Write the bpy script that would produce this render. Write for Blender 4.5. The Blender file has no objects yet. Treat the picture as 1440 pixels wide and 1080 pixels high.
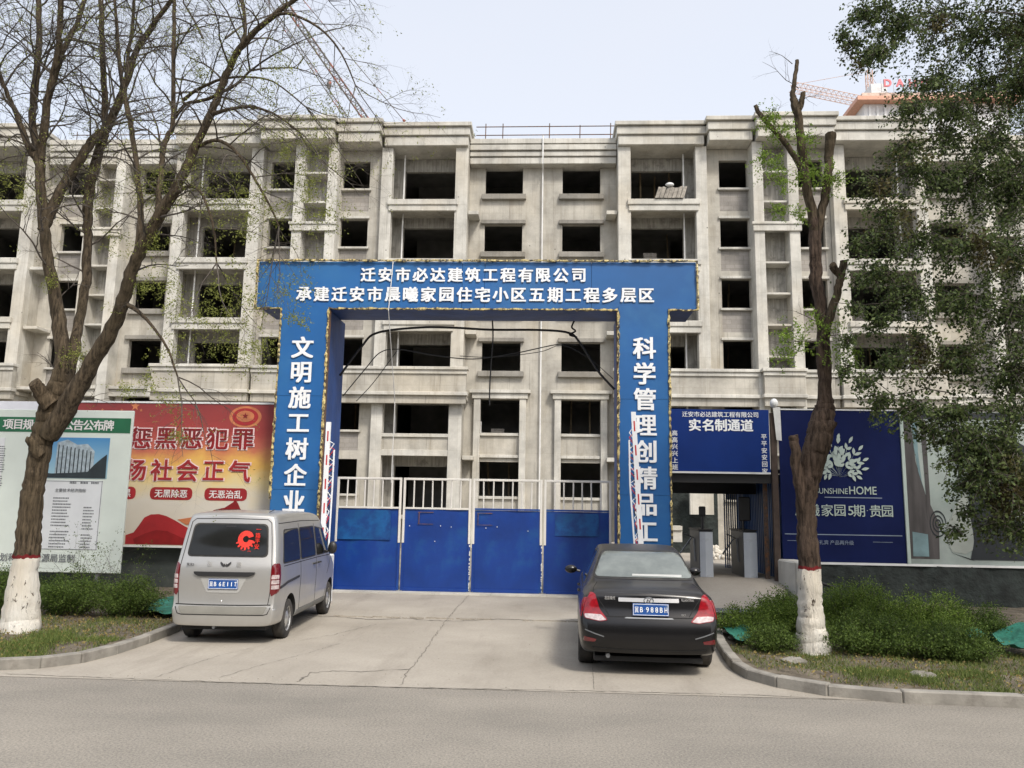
import bpy, bmesh, math, random
from mathutils import Vector, Matrix, noise
from mathutils.bvhtree import BVHTree
from mathutils.geometry import delaunay_2d_cdt
R = random.Random(7)
SC = bpy.context.scene
COL = SC.collection
rad = math.radians

# ------------------------------------------------------------------ camera
cam_d = bpy.data.cameras.new('camera')
cam_d.sensor_width = 36; cam_d.lens = 27.75
cam_d.clip_start = .05; cam_d.clip_end = 900
cam = bpy.data.objects.new('camera', cam_d); COL.objects.link(cam)
PITCH, YAW, ROLL = rad(8.68), rad(2.7), rad(0.95)
_f = Vector((-math.sin(YAW)*math.cos(PITCH), math.cos(YAW)*math.cos(PITCH), math.sin(PITCH)))
_r0 = _f.cross(Vector((0, 0, 1))).normalized(); _u0 = _r0.cross(_f)
_r = math.cos(ROLL)*_r0 + math.sin(ROLL)*_u0
_u = -math.sin(ROLL)*_r0 + math.cos(ROLL)*_u0
cam.matrix_world = Matrix(((_r.x, _u.x, -_f.x, 0), (_r.y, _u.y, -_f.y, 0), (_r.z, _u.z, -_f.z, 1.97), (0, 0, 0, 1)))
SC.camera = cam

# ------------------------------------------------------------------ sky and sun (hazy daylight)
SUN_EL, SUN_AZ = 50, 148          # azimuth clockwise from +Y (the way the camera looks): behind the camera, to the right
SKY_NISHITA, SKY_HAZE = .055, .34
w = bpy.data.worlds.new('World'); SC.world = w; w.use_nodes = True
nt = w.node_tree; nt.nodes.clear()
out = nt.nodes.new('ShaderNodeOutputWorld')
sky = nt.nodes.new('ShaderNodeTexSky'); sky.sky_type = 'NISHITA'; sky.sun_disc = False
sky.sun_elevation = rad(SUN_EL); sky.sun_rotation = rad(SUN_AZ); sky.dust_density = 4.0; sky.air_density = 1.0
b1 = nt.nodes.new('ShaderNodeBackground'); b1.inputs[1].default_value = SKY_NISHITA
b2 = nt.nodes.new('ShaderNodeBackground'); b2.inputs[1].default_value = SKY_HAZE
tcw = nt.nodes.new('ShaderNodeTexCoord')
nzw = nt.nodes.new('ShaderNodeTexNoise'); nzw.inputs['Scale'].default_value = 1.6; nzw.inputs['Detail'].default_value = 3
rpw = nt.nodes.new('ShaderNodeValToRGB')
rpw.color_ramp.elements[0].position = .35; rpw.color_ramp.elements[0].color = (.93, .955, 1.0, 1)
rpw.color_ramp.elements[1].position = .68; rpw.color_ramp.elements[1].color = (1.0, .985, .975, 1)
nt.links.new(tcw.outputs['Generated'], nzw.inputs['Vector']); nt.links.new(nzw.outputs['Fac'], rpw.inputs['Fac'])
nt.links.new(rpw.outputs['Color'], b2.inputs[0])
ad = nt.nodes.new('ShaderNodeAddShader')
nt.links.new(sky.outputs[0], b1.inputs[0]); nt.links.new(b1.outputs[0], ad.inputs[0])
nt.links.new(b2.outputs[0], ad.inputs[1]); nt.links.new(ad.outputs[0], out.inputs[0])
sl = bpy.data.lights.new('sun', 'SUN'); sl.energy = 1.5; sl.angle = rad(10); sl.color = (1.0, .95, .87)
so = bpy.data.objects.new('sun', sl); COL.objects.link(so)
_d = Vector((math.sin(rad(SUN_AZ))*math.cos(rad(SUN_EL)), math.cos(rad(SUN_AZ))*math.cos(rad(SUN_EL)), math.sin(rad(SUN_EL))))
so.rotation_euler = (-_d).to_track_quat('-Z', 'Y').to_euler(); so.location = _d*60
vs = SC.view_settings; vs.view_transform = 'Standard'; vs.look = 'None'; vs.exposure = 1.03; vs.gamma = 1; vs.use_curve_mapping = False
SC.cycles.max_bounces = 6; SC.cycles.use_denoising = True

# ------------------------------------------------------------------ object helpers
def tag(o, label=None, cat=None, group=None, kind=None):
    if label: o['label'] = label
    if cat: o['category'] = cat
    if group: o['group'] = group
    if kind: o['kind'] = kind
    return o
def empty(name, loc=(0, 0, 0), rz=0, label=None, cat=None, group=None, kind=None):
    o = bpy.data.objects.new(name, None); COL.objects.link(o)
    o.location = loc; o.rotation_euler = (0, 0, rz); o.empty_display_size = .2
    return tag(o, label, cat, group, kind)
def link_mesh(name, me, parent=None, loc=None, smooth=False, sharp=None):
    if smooth:
        me.shade_smooth()
        if sharp: me.set_sharp_from_angle(angle=rad(sharp))
    o = bpy.data.objects.new(name, me); COL.objects.link(o)
    if parent: o.parent = parent
    if loc: o.location = loc
    return o
class MB:
    """collects shapes, builds one mesh object; `at` is subtracted so parts sit in their parent's space"""
    def __init__(s, at=(0, 0, 0)):
        s.v = []; s.f = []; s.m = []; s.mi = 0; s.at = Vector(at)
    def add(s, vs_, fs_):
        n = len(s.v); s.v += [tuple(Vector(p) - s.at) for p in vs_]
        s.f += [tuple(i+n for i in q) for q in fs_]; s.m += [s.mi]*len(fs_)
        return s
    def box(s, x0, x1, y0, y1, z0, z1):
        if x0 > x1: x0, x1 = x1, x0
        if y0 > y1: y0, y1 = y1, y0
        if z0 > z1: z0, z1 = z1, z0
        return s.add([(x0,y0,z0),(x1,y0,z0),(x1,y1,z0),(x0,y1,z0),(x0,y0,z1),(x1,y0,z1),(x1,y1,z1),(x0,y1,z1)],
                     [(0,3,2,1),(4,5,6,7),(0,1,5,4),(1,2,6,5),(2,3,7,6),(3,0,4,7)])
    def obox(s, c, ax, hx, hy, hz):
        """box at centre c, ax = heading angle"""
        ca, sa = math.cos(ax), math.sin(ax); P = []
        for dz in (-hz, hz):
            for dx, dy in ((-hx,-hy),(hx,-hy),(hx,hy),(-hx,hy)):
                P.append((c[0]+dx*ca-dy*sa, c[1]+dx*sa+dy*ca, c[2]+dz))
        return s.add(P, [(0,3,2,1),(4,5,6,7),(0,1,5,4),(1,2,6,5),(2,3,7,6),(3,0,4,7)])
    def tube(s, pts, r, n=8, cap=True, jit=0, rnd=None):
        """pts: list of 3D points, r: radius or list"""
        P = [Vector(p) for p in pts]; k = len(P)
        if not hasattr(r, '__len__'): r = [r]*k
        V = []; up = None
        for i in range(k):
            t = (P[min(i+1, k-1)] - P[max(i-1, 0)])
            if t.length < 1e-6: t = Vector((0, 0, 1))
            t.normalize()
            if up is None:
                up = Vector((1, 0, 0)) if abs(t.x) < .8 else Vector((0, 1, 0))
            a = (up - t*up.dot(t))
            if a.length < 1e-4: a = t.orthogonal()
            a.normalize(); b = t.cross(a); up = a
            for j in range(n):
                th = 2*math.pi*j/n
                rr = r[i]*(1+(rnd.uniform(-jit, jit) if jit else 0))
                V.append(P[i] + (a*math.cos(th) + b*math.sin(th))*rr)
        F = []
        for i in range(k-1):
            for j in range(n):
                j2 = (j+1) % n
                F.append((i*n+j, i*n+j2, (i+1)*n+j2, (i+1)*n+j))
        if cap:
            F.append(tuple(range(n-1, -1, -1))); F.append(tuple((k-1)*n+j for j in range(n)))
        return s.add(V, F)
    def prism(s, poly, y0, y1):
        """poly in (x,z), extruded along y"""
        n = len(poly)
        V = [(x, y0, z) for x, z in poly] + [(x, y1, z) for x, z in poly]
        F = [tuple(range(n)), tuple(range(2*n-1, n-1, -1))]
        for i in range(n):
            j = (i+1) % n; F.append((i, i+n, j+n, j))
        return s.add(V, F)
    def zprism(s, poly, z0, z1):
        n = len(poly)
        V = [(x, y, z0) for x, y in poly] + [(x, y, z1) for x, y in poly]
        F = [tuple(range(n-1, -1, -1)), tuple(range(n, 2*n))]
        for i in range(n):
            j = (i+1) % n; F.append((i, j, j+n, i+n))
        return s.add(V, F)
    def ball(s, c, r, nu=10, nv=6, sq=(1, 1, 1)):
        V = []; F = []
        for i in range(nv+1):
            ph = math.pi*i/nv
            for j in range(nu):
                th = 2*math.pi*j/nu
                V.append((c[0]+r*sq[0]*math.sin(ph)*math.cos(th), c[1]+r*sq[1]*math.sin(ph)*math.sin(th), c[2]+r*sq[2]*math.cos(ph)))
        for i in range(nv):
            for j in range(nu):
                j2 = (j+1) % nu; F.append((i*nu+j, (i+1)*nu+j, (i+1)*nu+j2, i*nu+j2))
        return s.add(V, F)
    def build(s, name, mats, parent=None, smooth=False, sharp=None, bevel=0, fix=True):
        me = bpy.data.meshes.new(name); me.from_pydata(s.v, [], s.f)
        if not isinstance(mats, (list, tuple)): mats = [mats]
        for m_ in mats: me.materials.append(m_)
        if any(s.m): me.polygons.foreach_set('material_index', s.m)
        if fix or bevel:
            bm = bmesh.new(); bm.from_mesh(me)
            bmesh.ops.recalc_face_normals(bm, faces=bm.faces)
            if bevel:
                bmesh.ops.bevel(bm, geom=[e for e in bm.edges if len(e.link_faces) == 2 and e.calc_face_angle(0) > .5], offset=bevel, segments=1, affect='EDGES')
            bm.to_mesh(me); bm.free()
        me.update()
        return link_mesh(name, me, parent, None, smooth, sharp)
def box(name, x0, x1, y0, y1, z0, z1, m_, parent=None, bevel=0, at=(0, 0, 0)):
    return MB(at).box(x0, x1, y0, y1, z0, z1).build(name, m_, parent, bevel=bevel, fix=bool(bevel))

# ------------------------------------------------------------------ materials
def _new(name):
    m_ = bpy.data.materials.new(name); m_.use_nodes = True
    n_ = m_.node_tree; b_ = n_.nodes['Principled BSDF']
    return m_, n_, b_
def _noise(n_, scale, detail=4, stretch=None, rough=.55, coord='Object'):
    tc = n_.nodes.new('ShaderNodeTexCoord'); mp = n_.nodes.new('ShaderNodeMapping')
    if stretch: mp.inputs['Scale'].default_value = stretch
    nz = n_.nodes.new('ShaderNodeTexNoise'); nz.inputs['Scale'].default_value = scale
    nz.inputs['Detail'].default_value = detail; nz.inputs['Roughness'].default_value = rough
    n_.links.new(tc.outputs[coord], mp.inputs[0]); n_.links.new(mp.outputs[0], nz.inputs['Vector'])
    return nz
def _ramp(n_, src, p0, c0, p1, c1):
    r_ = n_.nodes.new('ShaderNodeValToRGB'); e = r_.color_ramp.elements
    e[0].position = p0; e[0].color = c0 if len(c0) == 4 else (*c0, 1)
    e[1].position = p1; e[1].color = c1 if len(c1) == 4 else (*c1, 1)
    n_.links.new(src, r_.inputs['Fac']); return r_
def _mix(n_, fac, a, b, mode='MIX'):
    x = n_.nodes.new('ShaderNodeMix'); x.data_type = 'RGBA'; x.blend_type = mode
    for sock, val in ((x.inputs[0], fac), (x.inputs[6], a), (x.inputs[7], b)):
        if hasattr(val, 'links') or hasattr(val, 'is_linked'): n_.links.new(val, sock)
        elif isinstance(val, (int, float)): sock.default_value = val
        else: sock.default_value = (*val, 1) if len(val) == 3 else val
    return x.outputs[2]
def _bump(n_, b_, src, strength, dist=.01):
    bp = n_.nodes.new('ShaderNodeBump'); bp.inputs['Strength'].default_value = strength; bp.inputs['Distance'].default_value = dist
    n_.links.new(src, bp.inputs['Height']); n_.links.new(bp.outputs[0], b_.inputs['Normal'])
def mat(name, col, rough=.7, metal=0, var=.12, vs_=3, dirt=None, dth=(.5, .7), ds=2, dstr=None, bump=0, bs=60, bd=.005, coat=0, spec=.5, stretch=None, coord='Object'):
    m_, n_, b_ = _new(name)
    c = None
    if var:
        nz = _noise(n_, vs_, 5, stretch, coord=coord)
        lo = tuple(v*(1-var) for v in col); hi = tuple(min(1, v*(1+var)) for v in col)
        c = _ramp(n_, nz.outputs['Fac'], .32, lo, .68, hi).outputs['Color']
    if dirt:
        dz = _noise(n_, ds, 6, dstr, .65, coord)
        f_ = _ramp(n_, dz.outputs['Fac'], dth[0], (0, 0, 0), dth[1], (1, 1, 1)).outputs['Color']
        c = _mix(n_, f_, c if c else col, dirt)
    if c: n_.links.new(c, b_.inputs['Base Color'])
    else: b_.inputs['Base Color'].default_value = (*col, 1)
    b_.inputs['Roughness'].default_value = rough; b_.inputs['Metallic'].default_value = metal
    b_.inputs['Specular IOR Level'].default_value = spec
    if coat: b_.inputs['Coat Weight'].default_value = coat; b_.inputs['Coat Roughness'].default_value = .05
    if bump:
        bz = _noise(n_, bs, 4, coord=coord); _bump(n_, b_, bz.outputs['Fac'], bump, bd)
    return m_
def concrete_mat(name, col, streak=.35, block=None):
    m_, n_, b_ = _new(name)
    a = _noise(n_, .9, 7, None, .65)
    base = _ramp(n_, a.outputs['Fac'], .3, tuple(v*.66 for v in col), .7, tuple(min(1, v*1.18) for v in col)).outputs['Color']
    s1 = _noise(n_, 1.6, 5, (1.5, 1.5, .12), .7)
    f1 = _ramp(n_, s1.outputs['Fac'], .5, (0, 0, 0), .78, (streak,)*3).outputs['Color']
    c = _mix(n_, f1, base, (col[0]*.42, col[1]*.38, col[2]*.33))
    s2 = _noise(n_, 4.5, 6, None, .7)
    f2 = _ramp(n_, s2.outputs['Fac'], .62, (0, 0, 0), .72, (.5,)*3).outputs['Color']
    c = _mix(n_, f2, c, tuple(min(.8, v*1.35) for v in col))
    s3 = _noise(n_, .35, 4, None, .5)
    f3 = _ramp(n_, s3.outputs['Fac'], .5, (0, 0, 0), .75, (.4,)*3).outputs['Color']
    c = _mix(n_, f3, c, (col[0]*.95, col[1]*.84, col[2]*.66))
    # formwork seams (fine relief, below the size of a piece)
    tc = n_.nodes.new('ShaderNodeTexCoord'); mp = n_.nodes.new('ShaderNodeMapping'); mp.inputs['Rotation'].default_value = (rad(90), 0, 0)
    br = n_.nodes.new('ShaderNodeTexBrick'); br.offset = 0 if not block else .5
    bw, bh, ms = block if block else (1.22, 1.43, .006)
    br.inputs['Scale'].default_value = 1; br.inputs['Brick Width'].default_value = bw; br.inputs['Row Height'].default_value = bh
    br.inputs['Mortar Size'].default_value = ms; br.inputs['Mortar Smooth'].default_value = .3
    br.inputs['Color1'].default_value = (1, 1, 1, 1); br.inputs['Color2'].default_value = (.93, .93, .93, 1) if not block else (.8, .8, .8, 1)
    br.inputs['Mortar'].default_value = (.7, .68, .64, 1)
    n_.links.new(tc.outputs['Object'], mp.inputs[0]); n_.links.new(mp.outputs[0], br.inputs['Vector'])
    c = _mix(n_, .8, c, br.outputs['Color'], 'MULTIPLY')
    # tie holes and small spalls scattered over the wall, drip marks running down from ledges
    vo = n_.nodes.new('ShaderNodeTexVoronoi'); vo.inputs['Scale'].default_value = 1.15; vo.inputs['Randomness'].default_value = .8
    n_.links.new(tc.outputs['Object'], vo.inputs['Vector'])
    c = _mix(n_, _ramp(n_, vo.outputs['Distance'], .03, (.75,)*3, .045, (0, 0, 0)).outputs['Color'], c, (.09, .08, .07))
    dr = _noise(n_, 2.2, 3, (5, 5, .10), .6)
    c = _mix(n_, _ramp(n_, dr.outputs['Fac'], .62, (0, 0, 0), .70, (streak*.8,)*3).outputs['Color'], c, (.16, .15, .13))
    n_.links.new(c, b_.inputs['Base Color']); b_.inputs['Roughness'].default_value = .92; b_.inputs['Specular IOR Level'].default_value = .2
    fz = _noise(n_, 14, 8, None, .7); _bump(n_, b_, fz.outputs['Fac'], .5, .02)
    return m_
MT = {}
MT['concrete'] = concrete_mat('raw_concrete', (.465, .442, .388), .68)
MT['concrete_light'] = concrete_mat('light_concrete', (.565, .55, .50), .5)
MT['sill'] = concrete_mat('dark_sill_concrete', (.29, .275, .245), .5)
MT['block'] = concrete_mat('block_infill', (.33, .31, .285), .3, (.42, .2, .012))
MT['interior'] = mat('interior_concrete_shaded', (.20, .195, .18), .95, var=.25, vs_=1.5)  # darker than the outer concrete: shade of the unlit rooms put into the colour
MT['board_mark'] = mat('board_marked_concrete', (.36, .345, .31), .95, var=.3, vs_=2, stretch=(6, 6, .5), dirt=(.2, .19, .17), ds=3)
MT['white_pipe'] = mat('white_pipe', (.7, .7, .68), .6)
MT['rust'] = mat('rusty_steel', (.10, .07, .055), .8, var=.4, vs_=20, dirt=(.2, .09, .04), dth=(.5, .6), ds=9)
MT['steel_grey'] = mat('grey_steel', (.22, .23, .24), .5, metal=.6, var=.15)
MT['black_rubber'] = mat('black_rubber', (.022, .022, .022), .75, var=.2, dirt=(.07, .065, .055), dth=(.45, .75), ds=5)
MT['black_plastic'] = mat('black_plastic', (.02, .02, .021), .45, var=.1)
MT['cable'] = mat('black_cable', (.015, .015, .016), .6, var=0)
MT['blue'] = mat('blue_cladding', (.014, .105, .31), .42, var=.18, vs_=.5, dirt=(.04, .17, .36), dth=(.50, .8), ds=.45, bump=.08, bs=3, bd=.02)
MT['blue_side'] = mat('blue_fabric_side', (.014, .055, .21), .55, var=.25, vs_=2, stretch=(1, 1, .4), bump=.5, bs=3, bd=.04)
MT['blue_gate'] = mat('blue_gate_paint', (.004, .040, .235), .45, var=.22, vs_=1.1, dirt=(.014, .10, .26), dth=(.50, .75), ds=1.0, bump=.35, bs=2.0, bd=.03)
MT['white_letter'] = mat('white_letter', (.82, .84, .86), .45, var=.05)
MT['yellow_trim'] = mat('gold_tinsel', (.58, .47, .20), .5, var=.5, vs_=25, dirt=(.05, .04, .03), dth=(.46, .56), ds=12)
MT['white_rail'] = mat('white_rail_paint', (.72, .70, .65), .5, var=.06, dirt=(.28, .2, .13), dth=(.66, .72), ds=14)
MT['white'] = mat('white_sheet', (.72, .73, .72), .55, var=.06, dirt=(.5, .5, .46), dth=(.5, .8), ds=2)
MT['red'] = mat('red_paint', (.5, .03, .035), .5, var=.1)
MT['green_net'] = mat('green_netting', (.018, .135, .095), .85, var=.35, vs_=7, bump=.8, bs=20, bd=.02)
MT['dark_wall'] = mat('dark_base_wall', (.045, .055, .052), .85, var=.4, vs_=1.1, dirt=(.09, .10, .085), dth=(.5, .7), ds=1.6, bump=.4, bs=8, bd=.02)
MT['black_net'] = mat('black_shade_net', (.018, .024, .022), .9, var=.5, vs_=4, bump=.9, bs=7, bd=.05)
MT['brown_post'] = mat('brown_post', (.06, .04, .03), .75, var=.3, vs_=6)
def asphalt():
    m_, n_, b_ = _new('asphalt')
    big = _noise(n_, .35, 6, (1, 1.6, 1), .6)
    c = _ramp(n_, big.outputs['Fac'], .34, (.205, .192, .170), .66, (.285, .264, .230)).outputs['Color']
    sp = _noise(n_, 48, 3, None, .8)
    c = _mix(n_, .9, c, _ramp(n_, sp.outputs['Fac'], .36, (.64, .64, .64), .66, (1.34, 1.31, 1.26)).outputs['Color'], 'MULTIPLY')
    tr = _noise(n_, .5, 6, (.25, 2.6, 1), .7)
    c = _mix(n_, _ramp(n_, tr.outputs['Fac'], .52, (0, 0, 0), .72, (.22,)*3).outputs['Color'], c, (.31, .285, .245))
    vo = n_.nodes.new('ShaderNodeTexVoronoi'); vo.feature = 'F1'; vo.inputs['Scale'].default_value = 75
    tc = n_.nodes.new('ShaderNodeTexCoord'); n_.links.new(tc.outputs['Object'], vo.inputs['Vector'])
    c = _mix(n_, _ramp(n_, vo.outputs['Distance'], .12, (.5,)*3, .3, (0, 0, 0)).outputs['Color'], c, (.36, .34, .30))
    n_.links.new(c, b_.inputs['Base Color']); b_.inputs['Roughness'].default_value = .95; b_.inputs['Specular IOR Level'].default_value = .25
    _bump(n_, b_, sp.outputs['Fac'], .6, .012)
    return m_
MT['asphalt'] = asphalt()
def apron():
    m_, n_, b_ = _new('dusty_concrete_apron')
    big = _noise(n_, .55, 7, None, .62)
    c = _ramp(n_, big.outputs['Fac'], .3, (.29, .262, .22), .7, (.40, .365, .31)).outputs['Color']
    st = _noise(n_, 1.0, 6, (2.2, .35, 1), .65)
    c = _mix(n_, _ramp(n_, st.outputs['Fac'], .52, (0, 0, 0), .75, (.5,)*3).outputs['Color'], c, (.21, .185, .152))
    fi = _noise(n_, 30, 5, None, .75)
    c = _mix(n_, .7, c, _ramp(n_, fi.outputs['Fac'], .3, (.8,)*3, .7, (1.12,)*3).outputs['Color'], 'MULTIPLY')
    n_.links.new(c, b_.inputs['Base Color']); b_.inputs['Roughness'].default_value = .9; b_.inputs['Specular IOR Level'].default_value = .25
    _bump(n_, b_, fi.outputs['Fac'], .35, .008)
    return m_
MT['apron'] = apron()
MT['crack'] = mat('crack_dark', (.15, .135, .112), .95, var=.3, vs_=12)
MT['soil'] = mat('dry_soil', (.15, .125, .09), .95, var=.3, vs_=3, dirt=(.07, .055, .038), dth=(.45, .65), ds=5, bump=.9, bs=14, bd=.05)
MT['ground'] = mat('dusty_ground', (.24, .22, .18), .95, var=.25, vs_=.6)
MT['kerb'] = mat('kerb_concrete', (.25, .235, .205), .9, var=.25, vs_=3, dirt=(.14, .125, .105), dth=(.5, .75), ds=4, bump=.5, bs=30, bd=.01)

# ------------------------------------------------------------------ lettering: glyph outlines turned into meshes in one pass
TEXTQ = []
def text(s_, x, y, z, size, m_, parent, name='lettering', bold=0., ext=0., w=None, rot=(90, 0, 0), italic=0., squash=1.):
    """centre of the text at (x,y,z) in the parent's space, size = character height, standing upright facing -Y"""
    cu = bpy.data.curves.new('text_outline', 'FONT'); cu.body = s_; cu.size = 1; cu.extrude = 0
    cu.align_x = 'LEFT'; cu.resolution_u = 3; cu.shear = italic
    o = bpy.data.objects.new('text_outline', cu); COL.objects.link(o)
    TEXTQ.append((o, x, y, z, size, m_, parent, name, bold, ext, w, rot, squash))
def flush_text():
    bpy.context.view_layer.update()
    dg = bpy.context.evaluated_depsgraph_get(); cache = {}
    for (o, x, y, z, size, m_, parent, name, bold, ext, wd, rot, squash) in TEXTQ:
        ev = o.evaluated_get(dg); me0 = ev.to_mesh()
        V = [v.co.copy() for v in me0.vertices]; F = [tuple(p.vertices) for p in me0.polygons]
        ev.to_mesh_clear()
        if not V: continue
        x0 = min(v.x for v in V); x1 = max(v.x for v in V); y0 = min(v.y for v in V); y1 = max(v.y for v in V)
        hh = max(y1-y0, .72)                       # keep relative heights of flat characters
        cx = (x0+x1)/2; cy = (y0+y1)/2 if len(o.data.body) > 1 else (.30 if y1-y0 < .6 else (y0+y1)/2)
        s0 = size/(.92 if len(o.data.body) == 1 or ord(o.data.body[0]) > 0x2000 else hh)
        sx = (wd/(x1-x0)) if wd else s0*squash
        VV = []; FF = []
        b = bold*size
        offs = [(0, 0)] if not b else [(0, 0), (b, b*.6), (-b, b*.6), (b, -b*.6), (-b, -b*.6)]
        for k, (dx, dy) in enumerate(offs):
            n0 = len(VV); zz = -.0006*k
            VV += [((v.x-cx)*sx+dx, (v.y-cy)*s0+dy, ext+.0008*5+zz) for v in V]
            FF += [tuple(i+n0 for i in f) for f in F]
        me = bpy.data.meshes.new(name); me.from_pydata(VV, [], FF); me.materials.append(m_); me.update()
        if ext:
            bm = bmesh.new(); bm.from_mesh(me)
            # side walls
            be = [e for e in bm.edges if len(e.link_faces) == 1]
            r_ = bmesh.ops.extrude_edge_only(bm, edges=be)
            for v in [g for g in r_['geom'] if isinstance(g, bmesh.types.BMVert)]: v.co.z -= ext
            bm.to_mesh(me); bm.free()
        t = bpy.data.objects.new(name, me); COL.objects.link(t); t.parent = parent
        t.location = (x, y, z); t.rotation_euler = tuple(rad(a) for a in rot)
    for q in TEXTQ:
        c_ = q[0].data; bpy.data.objects.remove(q[0]); bpy.data.curves.remove(c_)
    TEXTQ.clear()

# ================================================================== GROUND
def sheet(name, poly, z, m_, kind='structure', grid=None, zf=None):
    mb = MB()
    mb.add([(x, y, z if zf is None else zf(x, y)) for x, y in poly], [tuple(range(len(poly)))])
    o = mb.build(name, m_, fix=False); tag(o, kind=kind); return o
sheet('ground', [(-400, -200), (400, -200), (400, 500), (-400, 500)], -.05, MT['ground'])
sheet('road', [(-90, -14), (90, -14), (90, 8.9), (-90, 9.05)], 0, MT['asphalt'])
KL = [(-90, 9.2), (-12, 9.12), (-7.2, 9.08), (-6.3, 9.1), (-5.85, 9.28), (-5.56, 9.62), (-5.45, 10.2), (-5.44, 11.0), (-5.5, 12.0), (-5.62, 12.8), (-5.8, 13.8), (-5.95, 15.2), (-6.0, 17.1)]
KR = [(2.56, 12.7), (2.42, 11.8), (2.31, 10.8), (2.27, 10.2), (2.33, 9.72), (2.56, 9.32), (3.0, 8.96), (3.7, 8.75), (4.9, 8.68), (90, 8.6)]
# concrete apron with a gentle ramp into the pedestrian passage on the right
def apz(x, y):
    t = min(1, max(0, (y-13.4)/3.7)); u = min(1, max(0, (x-2.3)/1.0))
    return .004 + .5*t*u
mb = MB(); NX, NY = 26, 22
xs = [-6.05 + (5.1+6.05)*i/NX for i in range(NX+1)]; ys = [8.84 + (18.6-8.84)*j/NY for j in range(NY+1)]
def lft(y):
    for (x0, y0), (x1, y1) in zip(KL[2:], KL[3:]):
        if y0 <= y <= y1 and y1 > y0: return x0+(x1-x0)*(y-y0)/(y1-y0)
    return KL[-1][0] if y > 15 else -6.9
RB = [(8.7, 3.9), (9.0, 2.95), (9.3, 2.6), (9.7, 2.35), (10.2, 2.28), (12.7, 2.56), (13.3, 2.9), (14.6, 3.55), (15.6, 4.55), (17.2, 4.95), (19, 5.0)]
def rgt(y):
    for (y0, x0), (y1, x1) in zip(RB, RB[1:]):
        if y0 <= y <= y1: return x0+(x1-x0)*(y-y0)/(y1-y0)
    return 3.9
V = []
for y in ys:
    a, b = lft(y), rgt(y)
    for i in range(NX+1):
        x = a + (b-a)*i/NX; V.append((x, y, apz(x, y)))
mb.add(V, [(j*(NX+1)+i, j*(NX+1)+i+1, (j+1)*(NX+1)+i+1, (j+1)*(NX+1)+i) for j in range(NY) for i in range(NX)])
tag(mb.build('apron', MT['apron'], smooth=True), kind='structure')
tag(box('passage_floor', 2.3, 5.2, 18.55, 33.5, .3, .50, MT['apron']), kind='structure')
tag(box('site_ground', -30, 30, 18.7, 60, -.04, .0, MT['ground']), kind='structure')
# worn lip where the ramped slab starts, rising joint and long cracks
def strip(pts, w0, z, jit, seed, name, m_, parent=None):
    rr = random.Random(seed); P = []
    for (a, b) in zip(pts, pts[1:]):
        n = max(2, int(math.dist(a, b)/.06))
        for i in range(n):
            t = i/n; P.append((a[0]+(b[0]-a[0])*t+rr.uniform(-jit, jit), a[1]+(b[1]-a[1])*t+rr.uniform(-jit, jit)))
    P.append(pts[-1]); V = []; n = len(P)
    for i, p in enumerate(P):
        q0, q1 = P[max(0, i-1)], P[min(n-1, i+1)]
        d = Vector((q1[0]-q0[0], q1[1]-q0[1])); d.normalize() if d.length else None
        nn = Vector((-d.y, d.x)); ww = w0*rr.uniform(.3, 1.3)*(.25 if i in (0, n-1) else 1)
        V.append((p[0]+nn.x*ww, p[1]+nn.y*ww, z)); V.append((p[0]-nn.x*ww, p[1]-nn.y*ww, z))
    o = MB().add(V, [(2*i, 2*i+1, 2*i+3, 2*i+2) for i in range(n-1)]).build(name, m_, parent, fix=False)
    return o
cracks = empty('pavement_cracks', kind='structure')
CR = {
 'a': [(-4.6, 14.0), (-3.56, 13.92), (-2.98, 13.67), (-2.43, 13.93), (-2.03, 13.74), (-1.54, 13.74), (-.84, 14.1), (-.11, 14.05), (.54, 14.24), (1.5, 14.2), (2.2, 14.25)],
 'b': [(-2.73, 8.94), (-2.72, 9.42), (-2.49, 9.57), (-2.15, 9.57), (-1.88, 9.69), (-1.61, 9.76)],
 'c': [(-1.57, 8.87), (-1.62, 9.44), (-1.63, 10.52), (-1.65, 11.57), (-1.69, 13.24), (-1.71, 15.17), (-1.7, 16.62), (-1.7, 17.8)],
 'd': [(-4.33, 8.92), (-4.28, 9.59), (-4.16, 10.32), (-3.97, 10.85)],
 'e': [(-3.65, 9.01), (-3.43, 9.82), (-3.13, 10.56), (-2.88, 11.4)],
 'f': [(-3.51, 11.48), (-3.17, 12.09), (-2.77, 13.22)],
 'g': [(.52, 8.96), (.57, 10.13), (.67, 12.21), (.7, 14.2)]}
for k, (key, w0, jt) in enumerate((('a', .018, .026), ('b', .009, .03), ('c', .0045, .02), ('d', .0035, .016), ('e', .0035, .018), ('f', .004, .018), ('g', .003, .004))):
    strip(CR[key], w0, .009, jt, k, 'crack', MT['crack'], cracks)
strip([(-6.1, 8.95), (-4.02, 8.86), (-2.03, 8.82), (.48, 8.9), (2.3, 8.92), (3.1, 8.84)], .007, .009, .014, 77, 'crack', MT['crack'], cracks)
# broken slab edge standing proud along the long joint
rr = random.Random(5)
for k in range(34):
    x = -3.6+k*.13+rr.uniform(-.03, .03)
    if -1.0 < x < -.4: continue
    y = 13.97+rr.uniform(-.04, .05)
    MB().obox((x, y, .012), rr.uniform(-.3, .3), rr.uniform(.04, .09), rr.uniform(.015, .04), rr.uniform(.008, .018)).build('broken_edge', MT['apron'], cracks)
# raised concrete threshold under the gate
tag(box('gate_threshold', -4.72, 1.46, 17.55, 18.3, 0, .035, MT['concrete_light']), kind='structure')

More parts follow.
